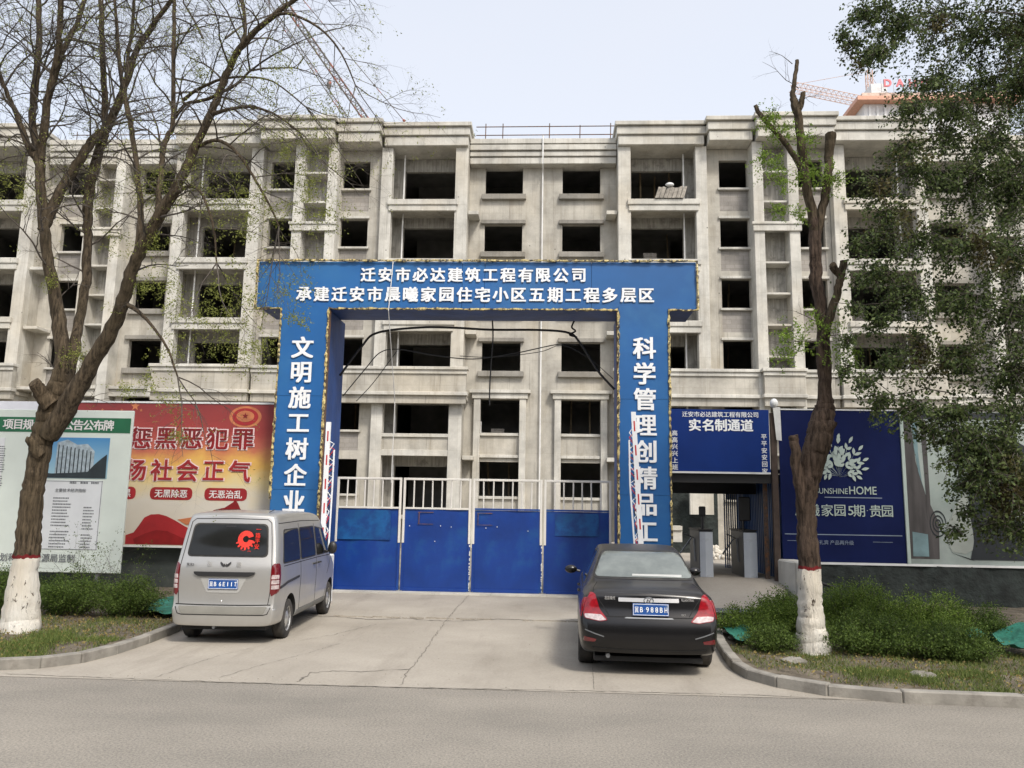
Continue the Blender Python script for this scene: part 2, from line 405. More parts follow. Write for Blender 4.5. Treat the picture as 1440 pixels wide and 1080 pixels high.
def kerb(pts, inner, name):
    root = empty(name, kind='structure')
    seg = []
    for a, b in zip(pts, pts[1:]):
        d = math.dist(a, b); n = max(1, round(d/.98)) if d < 20 else 12
        if d > 20:                                  # only the near stretch is split into stones
            dirx = (b[0]-a[0])/d, (b[1]-a[1])/d
            rev = abs(a[0]) > abs(b[0])
            q = b if rev else a; s_ = -1 if rev else 1
            prev = q
            for i in range(12):
                nx = (q[0]+s_*dirx[0]*(i+1)*.99, q[1]+s_*dirx[1]*(i+1)*.99); seg.append((prev, nx)); prev = nx
            seg.append((prev, a if rev else b)); continue
        for i in range(n):
            seg.append(((a[0]+(b[0]-a[0])*i/n, a[1]+(b[1]-a[1])*i/n), (a[0]+(b[0]-a[0])*(i+1)/n, a[1]+(b[1]-a[1])*(i+1)/n)))
    rr = random.Random(len(pts))
    for a, b in seg:
        d = math.dist(a, b); ux, uy = (b[0]-a[0])/d, (b[1]-a[1])/d; g = .006
        nx, ny = -uy*inner, ux*inner
        a2 = (a[0]+ux*g, a[1]+uy*g); b2 = (b[0]-ux*g, b[1]-uy*g); wd = .13
        j = rr.uniform(-.006, .006); h = .122+rr.uniform(-.008, .008)
        poly = [a2, b2, (b2[0]+nx*wd, b2[1]+ny*wd), (a2[0]+nx*wd, a2[1]+ny*wd)]
        poly = [(x+nx*j, y+ny*j) for x, y in poly]
        MB().zprism(poly, -.03, h).build('kerb_stone', MT['kerb'], root, bevel=.012)
kerb(KL, 1, 'kerb_left'); kerb(KR, 1, 'kerb_right')
# planting beds
def bed(name, poly, seed):
    rr = random.Random(seed)
    bm = bmesh.new()
    xs_ = [p[0] for p in poly]; ys_ = [p[1] for p in poly]
    pts = [Vector(p) for p in poly]; n = len(pts); edges = [(i, (i+1) % n) for i in range(n)]
    x = min(xs_)+.1
    while x < max(xs_):
        y = min(ys_)+.1
        while y < max(ys_):
            pts.append(Vector((x+rr.uniform(-.08, .08), y+rr.uniform(-.08, .08)))); y += .28
        x += .28
    V, E_, F, *_ = delaunay_2d_cdt(pts, edges, [list(range(n))], 1, 1e-4)
    mb = MB()
    mb.add([(v.x, v.y, .085+.07*noise.noise(Vector((v.x*1.3, v.y*1.3, seed)))+.02*noise.noise(Vector((v.x*6, v.y*6, seed)))) for v in V], [tuple(f) for f in F])
    return tag(mb.build(name, MT['soil'], smooth=True), kind='structure')
bed('soil_bed_left', [(-16, 9.3)]+[(x-.11, y+.09) for x, y in KL[2:]]+[(-6.1, 17.2), (-16, 17.2)], 1)
bed('soil_bed_right', [(2.72, 12.8), (2.54, 11.8), (2.43, 10.8), (2.4, 10.2), (2.45, 9.78), (2.65, 9.42), (3.05, 9.09), (3.72, 8.88), (4.9, 8.81), (14, 8.75), (14, 17.0), (5.0, 17.0), (4.6, 15.7), (3.65, 14.7), (3.0, 13.4)], 2)

# ================================================================== THE UNFINISHED BUILDING
X0 = -.38
FZ = lambda k: 1.43+2.86*k                      # floor levels
SZ = lambda k: 2.33+2.86*k                      # window sills
bld = empty('apartment_building', (X0, 36, 0), label='unfinished six storey raw concrete apartment building with empty window holes behind the gate', cat='building')
AT = (X0, 36, 0)
CN, CL_, BK, IN = MT['concrete'], MT['concrete_light'], MT['block'], MT['interior']
def hb(name, u0, u1, y0, y1, z0, z1, m_=CN, bevel=0, sides=(1, -1)):
    for s in sides:
        box(name, X0+s*u0, X0+s*u1, y0, y1, z0, z1, m_, bld, bevel, AT)
ROOF = 18.55
def wall_zone(z0u, z1u, w0, w1, Y, style):
    """a wall strip u=z0u..z1u with a window column w0..w1, front plane at Y"""
    T = .25
    for s in (1, -1):
        mb = MB(AT)
        a = lambda u: X0+s*u
        mb.box(a(z0u), a(w0), Y, Y+T, 0, ROOF); mb.box(a(w1), a(z1u), Y, Y+T, 0, ROOF)
        mb.box(a(w0), a(w1), Y, Y+T, 0, SZ(0))
        for k in range(6):
            top = ROOF if k == 5 else SZ(k+1)
            hd = SZ(k)+(1.38 if k > 1 else 1.55)
            if style == 'infill' and k < 5:
                mb.box(a(w0), a(w1), Y, Y+T, hd, hd+.38)
                mb.box(a(w0), a(w1), Y+.07, Y+T, hd+.38, top)
            else:
                mb.box(a(w0), a(w1), Y, Y+T, hd, top)
        mb.build('wall', CN, bld, fix=False)
        for k in range(6):
            hd = SZ(k)+(1.38 if k > 1 else 1.55)
            if style == 'infill' and 0 < k < 6:
                box('infill_panel', a(w0+.004), a(w1-.004), Y+.04, Y+.066, SZ(k)-1.1, SZ(k)-.11, BK, bld, 0, AT)
            if style == 'infill':
                box('window_sill', a(w0-.1), a(w1+.1), Y-.13, Y+.12, SZ(k)-.1, SZ(k), CL_, bld, .01, AT)
                if 0 < k < 5: box('window_head', a(w0-.08), a(w1+.08), Y-.1, Y+.05, hd+.004, hd+.12, CL_, bld, .01, AT)
            elif style == 'plain' and k > 1:
                box('window_sill', a(w0-.16), a(w1+.16), Y-.2, Y+.1, SZ(k)-.26, SZ(k), MT['sill'], bld, .015, AT)
                if k < 5: box('window_head', a(w0-.16), a(w1+.16), Y-.17, Y+.05, hd+.004, hd+.2, MT['sill'], bld, .015, AT)
            if style == 'plain' and k < 2:          # two storey frame around the lower windows
                box('window_sill', a(w0), a(w1), Y-.1, Y+.1, SZ(k)-.13, SZ(k), CL_, bld, .01, AT)
                if k == 1:
                    box('window_head', a(w0), a(w1), Y-.12, Y+.1, SZ(1)-1.13, SZ(1)-1.0, CL_, bld, .01, AT)
        if style == 'plain':
            for u in (w0-.3, w1):
                box('frame_pilaster', a(u), a(u+.3), Y-.22, Y+.0, 0, 6.75, CL_, bld, .012, AT)
            box('frame_lintel', a(w0-.38), a(w1+.38), Y-.27, Y-.002, 6.754, 7.0, CL_, bld, .012, AT)
            box('frame_cornice', a(w0-.5), a(w1+.5), Y-.36, Y-.002, 7.004, 7.16, CL_, bld, .012, AT)
def balcony(u0, u1, Y, depth=1.35, dooru=(.75, .65)):
    """projecting balcony bay: two columns, fascias, recessed back wall with a door opening"""
    cw0, cw1 = .58, .52
    B = Y+depth
    for s in (1, -1):
        a = lambda u: X0+s*u
        box('column', a(u0), a(u0+cw0), Y, Y+.45, 0, 18.56, CL_, bld, .012, AT)
        box('column', a(u1-cw1), a(u1), Y, Y+.45, 0, 18.56, CL_, bld, .012, AT)
        box('side_wall', a(u0), a(u0+.2), Y+.452, B+.2, 0, 18.55, CN, bld, 0, AT)
        box('side_wall', a(u1-.2), a(u1), Y+.452, B+.2, 0, 18.55, CN, bld, 0, AT)
        d0, d1 = u0+dooru[0], u1-dooru[1]-.25
        mb = MB(AT)
        mb.box(a(u0+.202), a(d0), B, B+.2, 0, ROOF); mb.box(a(d1), a(u1-.202), B, B+.2, 0, ROOF)
        for k in range(-1, 6):
            zt = FZ(k+1) if k < 5 else ROOF
            mb.box(a(d0), a(d1), B, B+.2, (FZ(k)+2.2) if k >= 0 else 0, zt)
        mb.build('back_wall', MT['board_mark'], bld, fix=False)
        for k in range(0, 6):
            z = FZ(k)
            box('balcony_slab', a(u0+.205), a(u1-.205), Y+.455, B, z-.16, z-.01, CN, bld, 0, AT)
            if k in (3, 4, 5):
                box('balcony_fascia', a(u0+cw0-.1), a(u1-cw1+.1), Y-.08, Y+.1, z-.32, z-.05, CL_, bld, .01, AT)
                box('balcony_kerb', a(u0+cw0-.16), a(u1-cw1+.16), Y-.14, Y+.16, z-.046, z+.22, CL_, bld, .02, AT)
            if k == 1:
                box('balcony_fascia', a(u0+cw0), a(u1-cw1), Y+.02, Y+.2, z-.25, z+.02, CL_, bld, .01, AT)
                box('parapet_panel', a(u0+cw0), a(u1-cw1), Y+.08, Y+.2, z+.024, z+.58, CN, bld, 0, AT)
                box('balcony_kerb', a(u0+cw0), a(u1-cw1), Y+.0, Y+.2, z+.584, z+.74, CL_, bld, .01, AT)
        # rain pipe in the recess
        MB(AT).tube([(a(u1-.95), Y+.75, 0.3), (a(u1-.95), Y+.75, 18.5)], .038, 8).build('drainpipe', MT['white_pipe'], bld, smooth=True, sharp=40)
def shaft(u0, u1, Y, back):
    for s in (1, -1):
        a = lambda u: X0+s*u
        box('column', a(u0), a(u0+.46), Y, back, 0, 18.56, CL_, bld, .012, AT)
        box('column', a(u1-.46), a(u1), Y, back, 0, 18.56, CL_, bld, .012, AT)
        box('shaft_wall', a(u0+.2), a(u1-.2), back-.002, back+.2, 0, 18.55, MT['board_mark'], bld, 0, AT)
        for k in range(2, 12):
            z = FZ(0)+1.43*k
            if z > 17.8 or abs(z-7.15) < .5: continue
            if k == 9:
                box('shelf_cap', a(u0-.12), a(u1+.12), Y-.14, Y-.004, z+.28, z+.4, CL_, bld, .01, AT)
                box('shelf_cap', a(u0-.06), a(u1+.06), Y-.09, Y-.004, z-.02, z+.276, CL_, bld, .01, AT)
                box('ledge_shelf', a(u0+.462), a(u1-.462), Y+.05, back-.004, z+.2, z+.3, CL_, bld, 0, AT)
            else:
                box('ledge_shelf', a(u0+.462), a(u1-.462), Y+.1, back-.004, z-.05, z+.04, CL_, bld, .008, AT)
wall_zone(0, 3.52, .95, 2.75, 36.0, 'plain')
balcony(3.5, 7.58, 34.9)
wall_zone(7.6, 9.98, 8.2, 9.5, 35.25, 'infill')
shaft(9.54, 11.56, 34.45, 35.27)
wall_zone(11.1, 13.2, 11.72, 12.95, 35.25, 'infill')
balcony(13.22, 17.4, 34.8)
wall_zone(17.42, 20.6, 18.05, 19.6, 36.0, 'plain')
shaft(20.1, 21.9, 35.2, 36.02)
wall_zone(21.4, 24.25, 22.1, 23.5, 36.0, 'infill')
balcony(24.25, 29.0, 34.9)
# small projecting ledges for outdoor units between the centre and the balconies
for k in (5, 3, 1):
    hb('unit_ledge', 2.98, 3.46, 35.15, 35.998, FZ(k)-.38, FZ(k)-.2, CL_, .01)
for k in (4, 2, 3):
    hb('unit_ledge', 23.5, 24.2, 35.0, 35.998, FZ(k)-.3, FZ(k)-.16, CL_, .01)
# the deep parapet band above the second storey
def band(u0, u1, Y):
    for s in (1, -1):
        a = lambda u: X0+s*u
        box('parapet_band', a(u0), a(u1), Y, Y+.3, 6.86, 7.84, CN, bld, 0, AT)
        box('parapet_cap', a(u0-.1), a(u1+.1), Y-.14, Y+.3, 7.844, 7.98, CL_, bld, .015, AT)
        box('parapet_cap', a(u0-.05), a(u1+.05), Y-.07, Y-.004, 7.66, 7.84, CL_, bld, .015, AT)
        box('parapet_moulding', a(u0-.08), a(u1+.08), Y-.1, Y+.3, 6.7, 6.856, CL_, bld, .015, AT)
        box('parapet_moulding', a(u0), a(u1), Y+.03, Y+.3, 6.35, 6.696, CN, bld, 0, AT)
        box('parapet_soffit', a(u0+.02), a(u1-.02), Y+.302, 35.9, 6.6, 6.75, CN, bld, 0, AT)
band(3.3, 9.6, 34.5); band(9.7, 11.42, 34.15); band(11.52, 13.0, 34.5); band(13.1, 17.5, 34.3); band(24.1, 29.1, 34.5)
hb('frame_lintel', 17.6, 23.8, 35.55, 35.98, 6.65, 6.98, CL_, .01)
hb('frame_cornice', 17.55, 23.9, 35.45, 35.98, 6.984, 7.14, CL_, .01)
# cornices: four tiers each
def cornice(u0, u1, Y, z0, z1, back=36.5, sides=(1, -1)):
    h = z1-z0
    prof = [(z0, z0+.16*h, .10), (z0+.16*h, z0+.40*h, 0), (z0+.40*h, z0+.46*h, -.05), (z0+.46*h, z0+.76*h, -.10), (z0+.76*h, z0+.82*h, -.16), (z0+.82*h, z1, -.24)]
    prof = [(z0, z0+.40*h, .0), (z0+.40*h, z0+.445*h, .05), (z0+.445*h, z0+.78*h, -.09), (z0+.78*h, z0+.82*h, -.03), (z0+.82*h, z1, -.2)]
    for s in sides:
        for (q0, q1, p) in prof:
            e = -p*.8
            box('cornice', X0+s*(u0-e), X0+s*(u1+e), Y+p, back, q0+.001, q1, CL_, bld, .015, AT)
def cornice_low(u0, u1, Y, sides=(1, -1)):
    for s in sides:
        for (q0, q1, p) in ((18.0, 18.3, .0), (18.3, 18.36, .06), (18.36, 18.58, -.06), (18.58, 18.64, .0), (18.64, 18.9, -.14), (18.9, 18.95, -.08), (18.95, 19.2, -.16)):
            box('cornice', X0+s*u0, X0+s*u1, Y+p, 36.4, q0+.001, q1, CL_, bld, .012, AT)
cornice_low(.035, 3.47, 35.5)
cornice(3.5, 7.45, 34.72, 18.57, 19.66)
cornice(7.6, 9.55, 34.3, 18.57, 19.66)
cornice(9.7, 13.1, 33.95, 18.57, 19.66)
cornice(13.25, 17.35, 34.4, 18.57, 19.66)
cornice_low(17.6, 24.05, 35.4)
cornice(24.3, 29.2, 34.6, 18.57, 19.66)
# expansion joint pipe down the middle
MB(AT).tube([(X0, 35.28, 19.3), (X0, 35.28, 17.9), (X0-.0, 35.86, 17.7), (X0, 35.86, 3.0), (X0, 35.86, .3)], .035, 8).build('drainpipe', MT['white_pipe'], bld, smooth=True, sharp=40)
# inside: floor slabs, partitions, rear wall
for k in range(0, 6):
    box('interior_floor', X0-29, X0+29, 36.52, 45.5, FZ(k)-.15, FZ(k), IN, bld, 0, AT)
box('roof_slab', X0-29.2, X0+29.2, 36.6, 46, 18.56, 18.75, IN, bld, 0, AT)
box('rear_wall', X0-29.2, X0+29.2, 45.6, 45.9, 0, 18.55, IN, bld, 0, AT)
for u in (0, 3.6, 7.7, 10.6, 13.3, 17.5, 21, 24.3, 28.9):
    for s in ((1, -1) if u else (1,)):
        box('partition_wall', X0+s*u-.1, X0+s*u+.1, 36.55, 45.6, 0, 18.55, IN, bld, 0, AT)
for u in (0, 3.6, 7.7, 10.6, 13.3, 17.5, 21, 24.3):
    for s in (1, -1):
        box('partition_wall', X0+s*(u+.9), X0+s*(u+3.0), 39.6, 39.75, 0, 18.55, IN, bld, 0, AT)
# timber props, brick stacks and boards left standing in the openings
rr = random.Random(33)
MT['timber'] = mat('timber_prop', (.25, .19, .12), .9, var=.3, vs_=6)
for i in range(26):
    u = rr.choice((-1, 1))*rr.choice((1.3, 2.3, 4.8, 5.5, 6.2, 8.5, 9.1, 12.2, 14.9, 15.8, 18.6))+rr.uniform(-.15, .15); k = rr.randint(0, 5)
    MB(AT).tube([(X0+u, 37.2+rr.uniform(0, 1.5), FZ(k)), (X0+u+rr.uniform(-.12, .12), 37.3+rr.uniform(0, 1.5), FZ(k)+2.7)], .045, 6).build('timber_prop', MT['timber'], bld)
for (u, k) in ((5.2, 4), (-5.9, 3), (9.0, 2), (-2.0, 1), (2.1, 5), (-8.9, 5), (14.8, 3)):
    for j in range(6):
        box('brick_stack', X0+u+rr.uniform(-.05, .0)-.3, X0+u+.3+rr.uniform(0, .08), 36.9, 37.2, FZ(k)+.2*j, FZ(k)+.2*j+.19, BK, bld, 0, AT)
# scaffold pipe railing on the roof
rail = empty('roof_railing', (X0, 36.6, 19.1), label='thin scaffold pipe railing standing on the middle of the roof', cat='railing')
RA = (X0, 36.6, 19.1)
for z in (19.98, 20.42): MB(RA).tube([(-3.7, 36.6, z), (3.5, 36.6, z+.02)], .024, 6).build('rail_pipe', MT['rust'], rail)
for x in (-3.25, -2.4, -.1, 2.9, 1.4):
    MB(RA).tube([(x, 36.62, 18.9), (x+.02, 36.62, 20.6 if x != 1.4 else 20.5)], .024, 6).build('rail_post', MT['rust'], rail)
rail2 = empty('roof_railing', (-21, 36.6, 19), label='thin scaffold pipe railing on the low roof behind the bare tree', cat='railing')
for z in (19.55, 20.1): MB((-21, 36.6, 19)).tube([(-24.2, 36.6, z), (-16.2, 36.6, z+.03)], .022, 6).build('rail_pipe', MT['rust'], rail2)
for x in (-24, -21.9, -19.7, -17.6): MB((-21, 36.6, 19)).tube([(x, 36.62, 18.9), (x, 36.62, 20.3)], .022, 6).build('rail_post', MT['rust'], rail2)
# planks stacked on the upper right balcony
pk = empty('plank_bundle', (5.3, 34.75, 15.95), label='bundle of formwork planks tilting over the edge of the top right balcony', cat='planks')
rr = random.Random(3)
for i in range(7):
    x = 4.78+i*.19; t = .22
    MB((5.3, 34.75, 15.95)).add([(x, 34.68, 15.96), (x+.17, 34.68, 15.96), (x+.17+t, 35.0, 16.62+rr.uniform(-.06, .06)), (x+t, 35.0, 16.62+rr.uniform(-.08, .08)),
        (x, 34.74, 15.96), (x+.17, 34.74, 15.96), (x+.17+t, 35.06, 16.6), (x+t, 35.06, 16.6)],
        [(0,1,2,3), (4,7,6,5), (0,4,5,1), (1,5,6,2), (2,6,7,3), (3,7,4,0)]).build('plank', mat('plank_wood', (.22, .2, .17), .9, var=.4, vs_=5) if i == 0 else bpy.data.materials['plank_wood'], pk)
MB((5.3, 34.75, 15.95)).ball((5.5, 35.0, 16.72), .16, 8, 5, (1.3, 1, .6)).build('white_sack', MT['white'], pk, smooth=True)
# things seen in the ground floor openings
tag(MB().box(-3.9, -3.1, 36.3, 36.34, 5.2, 5.75).build('white_sheet_board', MT['white']), 'white board leaning in a dark balcony opening above the gate', 'board')

# ================================================================== GATE ARCH
arch = empty('gate_arch', (-1.6, 16.9, 0), label='tall blue site gateway with white Chinese lettering on its beam and two pillars', cat='gateway')
AA = (-1.6, 16.9, 0)
BL, BR, BZ0, BZ1, YF, YB = -6.27, 3.07, 6.05, 7.07, 16.2, 17.4
MB(AA).box(BL+.03, BR-.03, YF+.03, YB, BZ0+.02, BZ1-.02).build('beam', MT['blue_side'], arch, fix=False)
seams = [BL, -5.9, -4.05, -1.86, -1.38, .88, BR]
for a, b in zip(seams, seams[1:]):
    box('cladding_panel', a+.004, b-.004, YF, YF+.028, BZ0, BZ1, MT['blue'], arch, 0, AA)
PX = ((-5.70, -4.70), (1.44, 2.47))
for x0, x1 in PX:
    MB(AA).box(x0+.03, x1-.03, YF+.03, 17.7, 0, BZ0-.004).build('pillar', MT['blue_side'], arch, fix=False)
    zz = [.02, 2.2, 4.15, BZ0+.06]
    for a, b in zip(zz, zz[1:]):
        box('cladding_panel', x0, x1, YF-.032, YF-.002, a+.003, b-.003, MT['blue'], arch, 0, AA)
    # bare angle-iron edge on the reveal side
    xs_ = x1 if x0 < 0 else x0
    MB(AA).box(xs_-.035, xs_+.035, YF-.0, YF+.1, .02, BZ0-.05).build('edge_frame', MT['rust'], arch, fix=False)
# gold tinsel strip round the edges
def tinsel(pts, seed):
    rr = random.Random(seed); P = []
    for a, b in zip(pts, pts[1:]):
        n = max(2, int(math.dist(a, b)/.07))
        P += [tuple(a[i]+(b[i]-a[i])*k/n+rr.uniform(-.008, .008) for i in range(3)) for k in range(n)]
    P.append(pts[-1])
    MB(AA).tube(P, [rr.uniform(.012, .036) for _ in P], 5).build('edge_trim', MT['yellow_trim'], arch)
yy = YF-.045
tinsel([(-4.68, yy, BZ0-.02), (1.42, yy, BZ0-.02)], 1)
tinsel([(PX[0][0], yy, BZ0-.02), (BL-.02, yy, BZ0-.02), (BL-.02, yy, BZ1+.02), (BR+.02, yy, BZ1+.02), (BR+.02, yy, BZ0-.02), (PX[1][1], yy, BZ0-.02)], 2)
for k, (x, z0) in enumerate(((PX[0][0]-.01, 2), (PX[0][1]+.01, .5), (PX[1][0]-.01, 0.5), (PX[1][1]+.01, .5))):
    tinsel([(x, yy, z0), (x, yy, BZ0-.04)], 5+k)
W_ = MT['white_letter']
def L(x): return x-AA[0]
s1 = '迁安市必达建筑工程有限公司'
for i, c in enumerate(s1): text(c, L(-3.88+i*(4.49/12)), YF-.012-AA[1], 6.78, .30, W_, arch, 'character', .036, .012)
s2 = '承建迁安市晨曦家园住宅小区五期工程多层区'
for i, c in enumerate(s2): text(c, L(-5.25+i*(7.28/19)), YF-.012-AA[1], 6.35, .31, W_, arch, 'character', .036, .012)
for i, c in enumerate('文明施工树企业形'): text(c, L(-5.2), YF-.044-AA[1], 5.18-i*.535, .44, W_, arch, 'character', .032, .012)
for i, c in enumerate('科学管理创精品工程'): text(c, L(1.97), YF-.044-AA[1], 5.22-i*.535, .44, W_, arch, 'character', .032, .012)

# ------------------------------------------------------------------ gate leaves
gx = [-4.80, -3.28, -1.70, -.10, 1.44]; GY = 17.9
glab = ['blue sheet gate leaf beside the left pillar behind the silver van', 'blue sheet gate leaf left of centre with faint rusty bracket marks',
        'blue sheet gate leaf right of centre with a row of small bolt holes', 'blue sheet gate leaf nearest the black car and the right pillar']
for i in range(4):
    x0, x1 = gx[i]+.02, gx[i+1]-.02
    g = empty('gate_leaf', ((x0+x1)/2, GY, .04), label=glab[i], cat='gate', group='blue gate leaves across the entrance'); A = ((x0+x1)/2, GY, .04)
    rr = random.Random(i)
    mb = MB(A)                                       # slightly dented sheet
    NXX, NZ = 8, 8; V = []
    for j in range(NZ+1):
        for k in range(NXX+1):
            V.append((x0+(x1-x0)*k/NXX, GY+rr.uniform(-.006, .006)+(.012*math.sin(k*1.1+i)), .06+(1.83-.06)*j/NZ))
    mb.add(V, [(j*(NXX+1)+k, j*(NXX+1)+k+1, (j+1)*(NXX+1)+k+1, (j+1)*(NXX+1)+k) for j in range(NZ) for k in range(NXX)])
    mb.build('sheet_panel', MT['blue_gate'], g, smooth=True, fix=False)
    for xx in (x0, x1-.05): box('frame_post', xx, xx+.05, GY-.02, GY+.04, .05, 1.08, MT['blue_gate'], g, 0, A)
    for xx in (x0, x1-.05): box('frame_post', xx, xx+.05, GY-.03, GY+.03, 1.084, 2.53, MT['white_rail'], g, .006, A)
    box('bottom_rail', x0+.052, x1-.052, GY-.028, GY+.02, .04, .1, MT['blue_gate'], g, 0, A)
    box('top_rail', x0+.052, x1-.052, GY-.025, GY+.025, 2.48, 2.53, MT['white_rail'], g, .006, A)
    box('middle_rail', x0+.052, x1-.052, GY-.022, GY+.02, 1.835, 1.875, MT['white_rail'] if i < 2 else MT['blue_gate'], g, 0, A)
    nb = 6
    for k in range(nb):
        xx = x0+.05+(x1-x0-.1)*(k+.9)/(nb+.8)
        MB(A).tube([(xx, GY, 1.84), (xx+rr.uniform(-.01, .01), GY, 2.49)], .017, 6).build('bar', MT['white_rail'], g)
    if i in (1, 2):
        o = .35 if i == 1 else .1
        mb = MB(A)
        for (a, b, c, d) in ((o, o+.35, 1.76, 1.775), (o+.0, o+.35, 1.5, 1.512), (o+.02, o+.035, 1.5, 1.775)):
            mb.box(x0+a, x0+b, GY-.03, GY-.026, c, d)
        mb.build('rust_mark', MT['rust'], g, fix=False)
        for k, (a, z) in enumerate(((.16, 1.45), (.86, 1.46), (1.1, 1.44), (.74, 1.12)) if i == 1 else ((.3, 1.43), (.55, 1.46), (1.24, 1.38))):
            box('paint_chip', x0+a, x0+a+.016, GY-.03, GY-.027, z, z+.022, MT['white'], g, 0, A)
    if i in (0, 3):                                  # repainted lighter patch at the top of the sheet
        q = (x0+.04, x1-.22, 1.14, 1.80) if i == 0 else (x0+.25, x1-.28, 1.3, 1.79)
        box('paint_patch', q[0], q[1], GY-.024, GY-.0215, q[2], q[3], mat('lighter_blue_patch', (.006, .085, .26), .5, var=.3, vs_=1.6, dirt=(.005, .045, .20), dth=(.45, .6), ds=2.5) if i == 0 else bpy.data.materials['lighter_blue_patch'], g, 0, A)
    # light paint worn off down the closing edge
    if i in (1, 2):
        rr2 = random.Random(40+i); mb = MB(A)
        for k in range(26):
            z = .07+k*.038
            if rr2.random() < .3: continue
            wv = rr2.uniform(.004, .02); mb.box(x1-.002-wv, x1+.006, GY-.034, GY-.03, z, z+rr2.uniform(.02, .05))
        mb.build('worn_edge', MT['white'], g, fix=False)

# ------------------------------------------------------------------ raised barrier arms with folded hanging fence
def barrier(x, y, z0, z1, lean, side, lab):
    b = empty('barrier_arm', (x, y, 0), label=lab, cat='barrier', group='raised barrier arms at the pillars'); A = (x, y, 0)
    box('housing', x-.16*1, x+.16, y-.12, y+.16, .03, .95, MT['white'], b, .02, A)
    n = 6; L_ = z1-z0
    px = lambda z: x+lean*(z-z0)
    MB(A).add([(px(z0)-.05, y-.18, z0), (px(z0)+.05, y-.18, z0), (px(z0)+.05, y-.13, z0), (px(z0)-.05, y-.13, z0),
               (px(z1)-.045, y-.18, z1), (px(z1)+.045, y-.18, z1), (px(z1)+.045, y-.13, z1), (px(z1)-.045, y-.13, z1)],
              [(0,3,2,1),(4,5,6,7),(0,1,5,4),(1,2,6,5),(2,3,7,6),(3,0,4,7)]).build('boom', MT['white_letter'], b)
    for k in range(n):
        za = z1-.18-k*.47; zb = za-.2
        if zb < z0: break
        MB(A).add([(px(za)-.012, y-.183, za), (px(za)+.016, y-.183, za), (px(zb)+.016, y-.183, zb), (px(zb)-.012, y-.183, zb)], [(0, 3, 2, 1)]).build('red_stripe', MT['red'], b, fix=False)
    # folded skirt: a slim rod with short zigzag links
    xr = lambda z: px(z)+side*(.12+.03*math.sin(z*3))
    MB(A).tube([(xr(z1-.55), y-.15, z1-.55), (xr((z0+z1)/2), y-.15, (z0+z1)/2), (xr(z0+.1), y-.15, z0+.1)], .018, 6).build('skirt_rod', MT['white_letter'], b)
    rr = random.Random(int(x*10)); z = z0+.15; k = 0
    while z < z1-.5:
        a = (px(z)+side*.045, y-.15, z); c = (xr(z+.08), y-.15, z+.08+rr.uniform(0, .06))
        MB(A).tube([a, c, (px(z)+side*.05, y-.15, z+.17)], .011, 5).build('skirt_link', MT['red'] if k % 3 == 1 else (MT['white_letter'] if k % 3 else MT['black_plastic']), b)
        z += .11; k += 1
barrier(-4.36, 15.6, .95, 3.53, 0, 1, 'red and white barrier arm raised against the left blue pillar')
barrier(1.80, 15.6, .95, 3.8, -.05, -1, 'red and white barrier arm raised against the right blue pillar')

# ------------------------------------------------------------------ cables sagging under the beam
def cable(name, pts, r, lab, n=6):
    P = [Vector(p) for p in pts]; Q = []
    for i in range(len(P)-1):
        p0, p1, p2, p3 = P[max(i-1, 0)], P[i], P[i+1], P[min(i+2, len(P)-1)]
        for k in range(n):
            t = k/n
            Q.append(.5*((2*p1)+(-p0+p2)*t+(2*p0-5*p1+4*p2-p3)*t*t+(-p0+3*p1-3*p2+p3)*t**3))
    Q.append(P[-1])
    return tag(MB().tube(Q, r, 7).build(name, MT['cable'], smooth=True), lab, 'cable')
Yc = 17.2
cable('cable', [(-4.66, Yc, 4.75), (-4.21, Yc, 5.40), (-3.87, Yc, 5.73), (-2.91, Yc, 5.86), (-2.11, Yc, 5.86), (-1.31, Yc, 5.82), (-.2, Yc, 5.82), (.43, Yc, 5.76), (.67, Yc, 5.55), (1.06, Yc, 4.93), (1.44, Yc, 4.5)], .026, 'thickest black cable, arching just under the gateway beam')
cable('cable', [(-4.6, Yc+.1, 4.3), (-4.1, Yc+.1, 4.95), (-3.8, Yc+.1, 5.3), (-3.4, Yc+.1, 5.38), (-2.6, Yc+.1, 5.25), (-1.7, Yc+.1, 5.17), (-.8, Yc+.1, 5.3), (.2, Yc+.1, 5.52), (.62, Yc+.1, 5.5)], .012, 'thin black cable sagging below the thick one across the gateway')
cable('cable', [(-3.42, Yc+.15, 5.36), (-3.6, Yc+.15, 5.1), (-3.95, Yc+.15, 4.6), (-4.3, Yc+.15, 4.2)], .009, 'short thin wire dropping toward the left pillar inside the gateway')
cable('cable', [(-2.0, Yc+.12, 5.24), (-1.2, Yc+.12, 5.22), (-.2, Yc+.12, 5.35), (.3, Yc+.12, 5.5), (.9, Yc+.12, 5.2), (1.42, Yc+.12, 4.75)], .008, 'thin wire looping to the right pillar inside the gateway')
cable('hanging_cable', [(-1.27, 17.15, 6.02), (-1.25, 17.15, 5.6), (-1.28, 17.15, 5.0), (-1.3, 17.15, 4.45), (-1.29, 17.15, 4.1)], .016, 'loose cable end hanging straight down from the gateway beam')
cable('cable', [(.55, 17.2, 6.03), (.5, 17.25, 5.9), (.58, 17.2, 5.8), (.45, 17.2, 5.72), (.62, 17.2, 5.66)], .02, 'small tangled knot of wire under the beam near the right pillar')
MBc = MB().tube([(-3.35, 16.15, 7.05), (-3.37, 16.12, 6.5), (-3.4, 16.12, 5.98), (-3.42, 17.3, 4.2), (-3.45, 17.4, 2.4)], .009, 5)
tag(MBc.build('pull_rope', MT['white_pipe']), 'pale thin rope hanging over the front of the gateway beam', 'rope')

